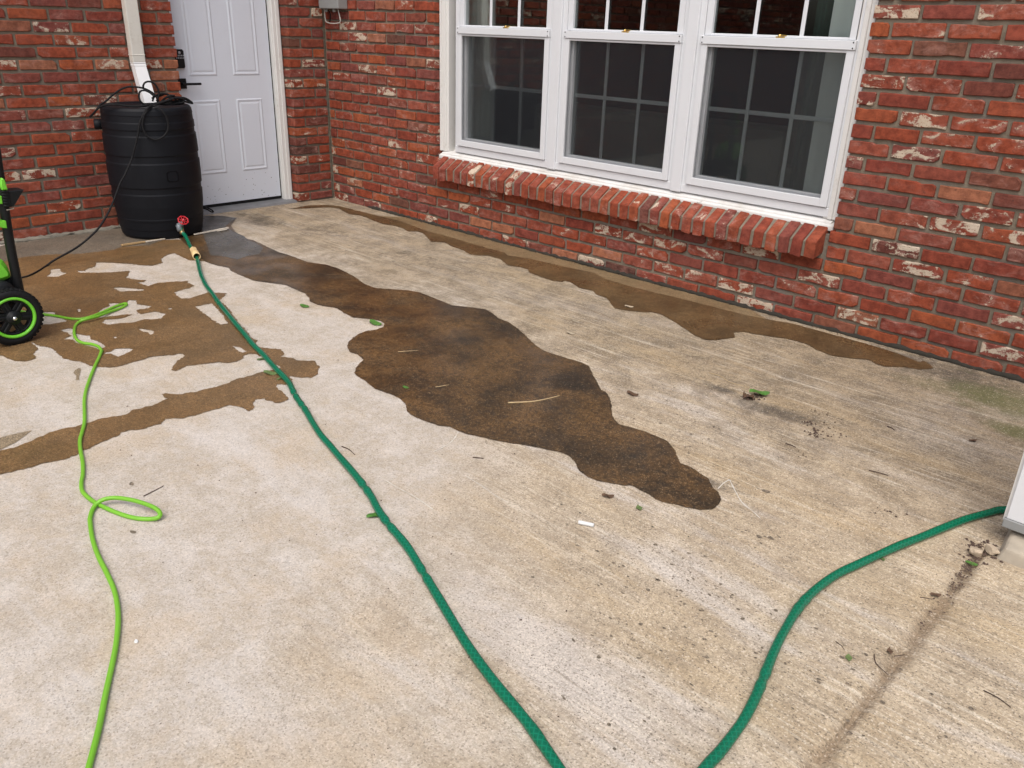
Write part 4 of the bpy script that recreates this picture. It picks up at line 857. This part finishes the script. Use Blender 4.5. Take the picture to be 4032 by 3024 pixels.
# ------------------------------------------------------------------ pressure washer at the left edge
WO = np.array([1.835, -2.822, 0.0]); WA = np.array([.9976, .0690, 0.0]); WB = np.array([.0690, -.9976, 0.0])    # WA: axle, towards the camera
def wp(px, off): return on_plane(np.array(px, float), WA, WO+WA*off)
pw = empty('pressure_washer', tuple(WO)); tag(pw, 'lime green and black pressure washer cut off by the left edge', 'pressure washer')
WRd = .117
def wheel(off, sgn):
    c = WO+WA*off+np.array([0, 0, WRd]); d = WA*sgn
    ty = MB(); ty.lathe([(.085, -.002), (.092, .003), (.108, .002), (.1135, -.006), (.1135, -.044), (.108, -.052), (.092, -.053), (.085, -.048), (.085, -.002)], tuple(c), tuple(d), 64, False)
    for k in range(40):
        a = 2*math.pi*k/40; e = np.array([0, 0, 1.0])*math.cos(a)+WB*math.sin(a); tt = -np.array([0, 0, 1.0])*math.sin(a)+WB*math.cos(a)
        for lo, hi, sh in ((-.003, -.024, 0), (-.026, -.047, .5)):
            cc = c+tt*sh*.0175; h_ = .0062
            ty.hexa([tuple(cc+e*r_+tt*s_*(h_ if r_ < .115 else h_*.85)+d*o_) for r_ in (.112, .1172) for s_, o_ in ((-1, lo), (1, lo), (1, hi), (-1, hi))])
    wt_ = ty.build('wheel', M['black_rubber'], pw)
    MB().lathe([(.074, -.010), (.075, .001), (.079, .004), (.084, .004), (.0865, .0), (.0865, -.012), (.074, -.012)], tuple(c), tuple(d), 64, False).build('rim_ring', M['lime'], wt_)
    hb = MB(); hb.lathe([(.066, -.035), (.066, -.010), (.074, -.006), (.0745, -.034), (.066, -.035)], tuple(c), tuple(d), 56, False); hb.lathe([(.030, -.045), (.030, -.002), (.027, .004), (.016, .006), (.015, .009), (.010, .010)], tuple(c), tuple(d), 32)
    for k in range(6):
        a = 2*math.pi*(k+.35)/6; e = np.array([0, 0, 1.0])*math.cos(a)+WB*math.sin(a); tt = -np.array([0, 0, 1.0])*math.sin(a)+WB*math.cos(a)
        for wd, o0, o1 in ((.0155, -.030, -.012), (.0045, -.013, -.003)):
            hb.hexa([tuple(c+e*r_+tt*s_*wd+d*o_) for r_ in (.024, .070) for s_, o_ in ((-1, o1), (1, o1), (1, o0), (-1, o0))], .0015)
        hb.hexa([tuple(c+e*r_+tt*s_*.022+d*o_) for r_ in (.057, .069) for s_, o_ in ((-1, -.013), (1, -.013), (1, -.030), (-1, -.030))], .0015)
    hb.build('wheel_hub', M['black_plastic'], wt_)
    MB().lathe([(.0095, .008), (.0092, .012), (.0070, .0155), (.0035, .0175), (.0005, .018)], tuple(c), tuple(d), 20).build('hub_cap', M['chrome'], wt_)
wheel(0.0, 1); wheel(-.34, -1)
MB().tube([tuple(WO+WA*o_+np.array([0, 0, WRd])) for o_ in (-.02, -.17, -.32)], .007, 10).build('axle', M['black_metal'], pw)
for off, nm in ((-.085, 0), (-.29, 1)):
    q0 = wp(zp(O6, [(186, 1180)]), -.085)[0]+WA*(off+.085); q1 = wp(zp(O6, [(88, 700)]), -.085)[0]+WA*(off+.085); q2 = wp(zp(O6, [(26, 300)]), -.085)[0]+WA*(off+.085)
    q3 = q2+(q2-q1)*1.1; MB().tube(spline([q0, q1, q2, q3], .03), .0185, 14).build('frame_tube', M['black_metal'], pw)
    if not nm: top_a = q3
    else: MB().tube(spline([top_a, top_a+np.array([0, 0, .03])-WA*.03, q3+np.array([0, 0, .03])+WA*.03, q3], .02), .017, 12).build('handle_bar', M['black_metal'], pw)
def slab(name, o, pts, off, th, mat, bevel=.004, s=2.212):
    P = wp(zp(o, pts, s), off); return MB().prism([tuple(p_) for p_ in P], tuple(-WA*th), bevel).build(name, mat, pw)
OT = (0, 650)
slab('body_shell', O6, [(-330, 760), (-60, 790), (0, 812), (40, 838), (76, 888), (106, 958), (104, 985), (40, 1014), (-330, 1000)], -.075, .20, M['lime'], .018)
slab('motor_base', O6, [(-330, 1000), (30, 1005), (100, 975), (170, 1000), (200, 1110), (190, 1200), (150, 1230), (-330, 1240)], -.10, .17, M['black_plastic'], .012)
MB().lathe([(.045, 0), (.045, .05), (.030, .06)], tuple(wp(zp(O6, [(-15, 1085)]), -.10)[0]), tuple(WA), 24).build('pump_cap', M['black_plastic'], pw)
slab('tube_clip', OT, [(-200, 640), (20, 675), (48, 680), (68, 850), (-200, 858)], -.058, .05, M['lime'], .004, 5.53)
slab('tube_clip', OT, [(-200, 1120), (-10, 1160), (40, 1208), (140, 1218), (165, 1380), (60, 1375), (-10, 1320), (-200, 1310)], -.055, .055, M['lime'], .004, 5.53)
slab('cord_hook', OT, [(15, 400), (25, 300), (60, 285), (100, 310), (135, 380), (175, 545), (60, 550), (25, 470)], -.052, .030, M['lime'], .005, 5.53)
tr = slab('gun_holster', OT, [(5, 552), (210, 566), (530, 540), (310, 905), (140, 930), (85, 915), (40, 720)], -.060, .075, M['black_plastic'], .004, 5.53)
for k in range(6):
    y = 575+62*k; P = wp(zp(OT, [(38+9*k, y), (205+5*k, y+8)], 5.53), -.0585); MB().tube([tuple(P[0]), tuple((P[0]+P[1])/2), tuple(P[1])], .0028, 6).build('rib', M['black_plastic'], tr)
slab('holster_lip', OT, [(140, 965), (310, 935), (318, 955), (150, 990)], -.065, .03, M['chrome'], .001, 5.53)

# ------------------------------------------------------------------ white post on its footing
fx, fy = 5.118, -1.500
post = empty('corner_post', (5.30, -1.30, 0)); tag(post, 'white painted corner post with grey base strip at the right edge', 'post')
bp = on_ground(np.array(zp((3632, 1700), [(858, 1030)], 2.765)), .055)[0]
PX0, PY0 = bp[0], bp[1]
MB().box((PX0+.004, PY0, .083), (PX0+.30, PY0+.16, 2.5), .003).build('post_board', M['vinyl'], post)
MB().box((PX0, PY0-.002, .056), (PX0+.30, PY0+.158, .083), .002).build('base_strip', M['grey_box'], post)
MB().box((PX0-.004, PY0+.012, .070), (PX0+.004, PY0+.10, .34), .001).build('edge_trim', M['old_paint'], post)
FG = on_ground(np.array([(3928.6, 2202.7)]))[0]
ft = MB(); ft.hexa([(FG[0]-.01, FG[1], -.01), (FG[0]+.7, FG[1]+.004, -.01), (FG[0]+.7, PY0+.3, -.01), (PX0-.012, PY0+.3, -.01), (FG[0]+.006, FG[1]+.012, .036), (FG[0]+.7, FG[1]+.016, .040), (FG[0]+.7, PY0+.3, .0555), (PX0-.004, PY0+.3, .0555)], .010, 3)
fo = ft.build('footing', M['footing'], None); tag(fo, kind='structure')
print('post', bp, FG)

# ------------------------------------------------------------------ small loose things
def rock(px, size, seed, label, z=0.0, mat='stone', cat='stone', group=None, sq=.7):
    c = on_ground(np.array(px))[0]; bm = bmesh.new(); bmesh.ops.create_icosphere(bm, subdivisions=3, radius=1.0)
    rg = random.Random(seed); cuts = [Vector((rg.gauss(0, 1), rg.gauss(0, 1), rg.gauss(0, 1))).normalized() for _ in range(9)]
    for v_ in bm.verts:
        n = mnoise.noise(v_.co*1.4+Vector((seed, seed*2, 0))); n += .5*mnoise.noise(v_.co*3.1+Vector((seed, 0, seed))); v_.co *= 1+.30*n
        for nn in cuts: v_.co -= nn*max(0.0, v_.co.dot(nn)-.62)
        v_.co = Vector((v_.co.x*size, v_.co.y*size*.8, v_.co.z*size*sq))
    lo = min(v_.co.z for v_ in bm.verts)
    for v_ in bm.verts: v_.co += Vector((c[0], c[1], z-lo-.001))
    bm.verts.index_update(); o = mesh_obj({'stone': 'stone', 'pebble': 'pebble'}.get(cat, cat), [v_.co[:] for v_ in bm.verts], [[a.index for a in f_.verts] for f_ in bm.faces], M[mat]); bm.free(); return tag(o, label, cat, group)
SO = (3632, 1700); ss_ = 2.765
rock(zp(SO, [(570, 1350)], ss_), .024, 3, 'larger of two pale stone chunks by the post footing', cat='stone', group='stones by the post')
rock(zp(SO, [(750, 1330)], ss_), .021, 8, 'smaller pale stone chunk nearer the post footing', cat='stone', group='stones by the post')
rock(zp(SO, [(655, 1290)], ss_), .008, 13, 'tiny stone chip wedged between the two pale stones', cat='stone', group='stones by the post')
rock(zp((0, 2000), [(847, 835)], 1.58), .0062, 5, 'tiny white pebble right of the lime hose', mat='chalk', cat='pebble')
rock(zp((2632, 2000), [(1988, 1068)], 1.58), .0055, 9, 'tiny translucent pebble right of the slab joint', mat='stone', cat='pebble')
ch = on_ground(np.array(zp((1300, 2000), [(1545, 88), (1640, 108)], 1.58)), .006)
tag(MB().tube(spline([ch[0], ch[0]*.65+ch[1]*.35, ch[1]], .006), .0058, 10).build('chalk_stub', M['chalk']), 'white chalk stub lying below the puddle tip', 'chalk')
LEAF = 0
def leaf(px, L, ang, mat, label, curl=.35, group='fallen leaves', z=.003):
    c = on_ground(np.array(px))[0]; W = L*.62; n = 7; v = []; f = []
    ca, sa = math.cos(ang), math.sin(ang)
    for s_ in (0, 1):
        for i in range(n):
            t = i/(n-1); wv = W*math.sin(math.pi*min(1, t*.93+.04))**1.25*(.5 if t < .999 else .1)
            for k in (-1, 0, 1):
                x = (t-.5)*L; y = k*wv; zz = z+s_*.0008+.55*curl*L*((t-.5)**2*.9+(abs(k)*wv/L)*.55)+.15*L*curl*math.sin(t*7+k)
                v.append((c[0]+x*ca-y*sa, c[1]+x*sa+y*ca, max(zz, .0025)))
    for s_ in (0, 1):
        for i in range(n-1):
            for k in (0, 1):
                a = s_*n*3+i*3+k; q_ = (a, a+1, a+4, a+3); f.append(q_ if s_ else q_[::-1])
    return tag(mesh_obj('leaf', v, f, M[mat], smooth=True), label, 'leaf', group)
leaf(zp(O7, [(220, 1345)]), .060, .2, 'leaf_green', 'dark green leaf on dry concrete left of the puddle')
leaf(zp(O7, [(838, 1495)]), .078, .1, 'leaf_green', 'bright green leaf lying in the small notch of the puddle', .5)
leaf(zp(OA, [(62, 258)]), .034, 1.4, 'leaf_olive', 'uppermost small olive leaf touching the left side of the garden hose')
leaf(zp(OA, [(145, 382)]), .060, .5, 'leaf_olive', 'largest olive leaf beside the garden hose on the wet patch', .5)
leaf(zp(OA, [(222, 430)]), .030, 1.9, 'leaf_olive', 'tiny curled leaf against the hose below the largest olive leaf', .5)
leaf(zp(OA, [(1046, 1622)]), .045, 1.3, 'leaf_green', 'folded green leaf at the left of the hose, mid patio', .5)
leaf(zp(OA, [(1322, 506)]), .030, .1, 'leaf_green', 'small green leaf floating in the puddle')
leaf(zp(OB, [(1085, 565)]), .050, .1, 'leaf_brown', 'dark curled leaf right of the puddle on dry concrete', .6)
leaf(zp(OB, [(870, 1455)]), .036, .6, 'leaf_brown', 'brown curled leaf below the puddle near its tip', .7)
leaf(zp(OB, [(1142, 1556)]), .030, 2.4, 'leaf_olive', 'flat grey green leaf just under the puddle tip')
leaf(zp(OB, [(545, 32)]), .040, .1, 'leaf_pale', 'pale dry leaf between the puddle and the window wall')
leaf(zp(O8, [(1055, 1127)]), .045, .3, 'leaf_pale', 'pale leaf floating in the narrow puddle by the wall')
leaf(zp(OB, [(2185, 572)]), .075, .5, 'leaf_green', 'green leaf on top of the dark debris clump', .5, z=.012)
leaf(zp(OB, [(2090, 590)]), .065, 2.6, 'leaf_brown', 'brown shrivelled leaf at the left of the debris clump', .8, z=.004)
leaf(zp(SO, [(545, 105)], ss_), .030, .9, 'leaf_brown', 'reddish brown leaf near the mossy corner of the slab', .6)
leaf(zp(SO, [(530, 1445)], ss_), .030, .2, 'leaf_green', 'green leaf beside the pale stone chunks', .3)
leaf(zp((2632, 2000), [(1332, 325)], 1.58), .018, 2.2, 'leaf_olive', 'small yellow green leaf under the right stretch of hose', .3)
leaf(zp((2632, 2000), [(1660, 548)], 1.58), .026, .6, 'leaf_brown', 'brown leaf with stem at the upper part of the slab joint', .6)
leaf(zp((2632, 2000), [(1376, 900)], 1.58), .022, 2.0, 'leaf_brown', 'rust brown curled leaf at the middle of the slab joint', .8)
leaf(zp((2632, 2000), [(1120, 938)], 1.58), .024, 2.0, 'leaf_olive', 'flat grey leaf left of the slab joint', .15)
def twig(pts, o, s, rad, mat, label, name='twig', cat='twig', group='twigs on the patio'):
    P = on_ground(np.array(zp(o, pts, s)), rad*1.2)
    if len(P) == 2: P = np.array([P[0], P[0]*.5+P[1]*.5+np.array([.003, .002, rad*.6]), P[1]])
    sp2 = spline(P, .01); m = MB(); m.tube(sp2, [rad*(1-.5*i/len(sp2)) for i in range(len(sp2))], 6); return tag(m.build(name, M[mat]), label, cat, group)
t_ = twig([(1250, 1445), (1340, 1400), (1425, 1355)], OL, 2.212, .0016, 'twig', 'thin dark twig above the lime hose loop')
twig([(765, 1012), (830, 1040), (880, 1085)], OA, 2.212, .0018, 'twig', 'short curved dark twig right of the garden hose')
twig([(1905, 1108), (2000, 1117)], OA, 2.212, .0018, 'twig', 'short straight twig below the puddle left lobe')
twig([(1280, 910), (1290, 965), (1370, 1040)], (2632, 2000), 1.58, .0013, 'twig', 'bent thin twig crossing the slab joint')
twig([(1960, 1135), (2050, 1180), (2130, 1240)], (2632, 2000), 1.58, .0015, 'twig', 'thin dark twig right of the slab joint')
twig([(1405, 922), (1470, 912)], (2632, 2000), 1.58, .0013, 'twig', 'tiny twig beside the rust brown leaf')
twig([(1040, 830), (1095, 885)], (2632, 2000), 1.58, .0010, 'twig', 'hair thin stem left of the slab joint')
twig([(1565, 555), (1640, 568)], (2632, 2000), 1.58, .0010, 'twig', 'stem of the brown leaf at the slab joint')
twig([(860, 1000), (950, 1020), (1030, 1045)], OX, 2.212, .0020, 'twig', 'long dark twig on the bleached concrete above the right hose')
twig([(135, 765), (225, 800)], OX, 2.212, .0018, 'twig', 'straight twig below the debris clump')
twig([(1020, 615), (1060, 630), (1085, 650)], OX, 2.212, .0022, 'twig', 'crooked dark twig right of the debris specks')
twig([(1255, 190), (1350, 182), (1435, 175)], OA, 2.212, .0020, 'straw', 'upper straw stem lying in the puddle left lobe', 'straw_stem', 'straw', 'straw in the puddle')
twig([(1580, 497), (1700, 475)], OA, 2.212, .0018, 'straw', 'lower straw stem lying in the puddle left lobe', 'straw_stem', 'straw', 'straw in the puddle')
twig([(0, 632), (200, 622), (330, 600), (450, 570)], OB, 2.212, .0030, 'straw', 'longest straw stem across the middle of the puddle', 'straw_stem', 'straw', 'straw in the puddle')
twig([(1750, 370), (1850, 400), (1930, 450), (2100, 500)], OB, 2.212, .0014, 'straw', 'pale grass stem left of the debris clump', 'straw_stem', 'straw', 'straw in the puddle')
# split wooden sticks under the barrel
def stick(a, b, o, s, w_, h_, mat, label, z=0.0):
    P = on_ground(np.array(zp(o, [a, b], s)), z); d = (P[1]-P[0])/np.linalg.norm(P[1]-P[0]); n = np.array([-d[1], d[0], 0]); m = MB()
    m.hexa([tuple(P[0]-n*w_+np.array([0, 0, .001])), tuple(P[1]-n*w_*.5+np.array([0, 0, .001])), tuple(P[1]+n*w_*.4+np.array([0, 0, .001])), tuple(P[0]+n*w_+np.array([0, 0, .001])),
            tuple(P[0]-n*w_+np.array([0, 0, h_])), tuple(P[1]-n*w_*.5+np.array([0, 0, h_*.8])), tuple(P[1]+n*w_*.4+np.array([0, 0, h_*.8])), tuple(P[0]+n*w_+np.array([0, 0, h_]))], .0015)
    return tag(m.build('wood_stick', M[mat]), label, 'stick', 'sticks under the barrel')
stick((1060, 708), (1420, 652), O6, 2.212, .010, .012, 'wood_raw', 'split brown wooden stick under the left side of the barrel', .002)
stick((1270, 676), (1440, 648), O6, 2.212, .005, .010, 'wood_pale', 'short white painted stick end on the split brown stick', .0135)
stick((1990, 556), (1690, 612), O6, 2.212, .008, .012, 'wood_pale', 'pale painted stick poking out right of the barrel', .006)
stick((1975, 566), (1890, 582), O6, 2.212, .005, .008, 'wood_pale', 'short pale sliver beside the longer painted stick', .006)
# pale scratches on the slab
def scratch(pts, o, s, w_):
    P = spline(on_ground(np.array(zp(o, pts, s)), .0017), .012); v = []; f = []
    for i, p_ in enumerate(P):
        d = P[min(i+1, len(P)-1)]-P[max(i-1, 0)]; n = np.array([-d[1], d[0], 0]); n /= np.linalg.norm(n)+1e-9
        k = max(.0006, w_*(.55+.9*mnoise.noise(Vector((p_[0]*60, p_[1]*60, 2))))); v += [tuple(p_-n*k), tuple(p_+n*k)]
    for i in range(len(P)-1): f.append((2*i, 2*i+1, 2*i+3, 2*i+2))
    return v, f
sm = MB()
for pts, o, s, w_ in [([(1830, 1380), (1880, 1330), (1930, 1302)], OB, 2.212, .003), ([(1930, 1302), (1980, 1400), (2040, 1500), (2130, 1575), (2200, 1640)], OB, 2.212, .0028), ([(1780, 885), (1740, 950), (1680, 1000), (1560, 1060)], OA, 2.212, .003),
                      ([(1840, 1265), (1960, 1340), (2090, 1430), (2212, 1500)], OA, 2.212, .0018), ([(1090, 1270), (1250, 1370), (1400, 1450), (1560, 1560)], OA, 2.212, .0022)]:
    a, b = scratch(pts, o, s, w_); sm.add(a, b)
tag(sm.build('pale_scratches', M['chalk_line']), 'pale scratch marks on the concrete around the puddle tip', 'scratches', kind='stuff')
# crumbs of soil and plant litter
cr = MB()
def crumb(x, y, r_):
    a = random.uniform(0, 6.28); e = random.uniform(.5, 1.8)
    pts = [(x+r_*e*math.cos(a), y+r_*e*math.sin(a), .0018), (x-r_*math.sin(a), y+r_*math.cos(a), .0018), (x-r_*e*math.cos(a), y-r_*e*math.sin(a), .0018), (x+r_*math.sin(a), y-r_*math.cos(a), .0018)]
    cr.add(pts+[(x, y, .0018+r_*.9)], [(0, 1, 4), (1, 2, 4), (2, 3, 4), (3, 0, 4), (3, 2, 1, 0)])
for _ in range(520):
    x, y = random.uniform(.3, 5.6), random.uniform(-3.4, -.1); crumb(x, y, random.uniform(.0010, .0026))
for o, pts, s_, n, r0, r1 in [(OX, [(330, 590)], .02, 14, .002, .005), (OX, [(410, 690)], .025, 26, .002, .006), (OX, [(530, 660)], .03, 14, .0015, .004), (OX, [(980, 1340)], .02, 8, .002, .004), (OX, [(210, 840)], .02, 8, .002, .0045), (OX, [(520, 540)], .05, 16, .0015, .004),
                              (OB, [(2090, 590)], .016, 26, .003, .007), (OB, [(2150, 580)], .02, 16, .003, .006), (O6, [(1620, 735)], .03, 10, .002, .005), (SO, None, 0, 0, 0, 0)]:
    if pts is None: continue
    c = on_ground(np.array(zp(o, pts)))[0]
    for _ in range(n): crumb(random.gauss(c[0], s_), random.gauss(c[1], s_*.7), random.uniform(r0, r1))
for _ in range(150):
    y = -1.50-abs(random.gauss(0, .16)); crumb(JX+random.gauss(0, .010), y, random.uniform(.0012, .0038))
for _ in range(130): crumb(random.uniform(.9, 5.0), -.012-abs(random.gauss(0, .012)), random.uniform(.0015, .0045))
c = on_ground(np.array(zp(SO, [(700, 1290)], ss_)))[0]
for _ in range(70): crumb(random.gauss(c[0], .022), random.gauss(c[1], .03), random.uniform(.002, .006))
tag(cr.build('litter_crumbs', M['twig']), 'dark crumbs of soil and plant litter strewn over the slab', 'litter', kind='stuff')
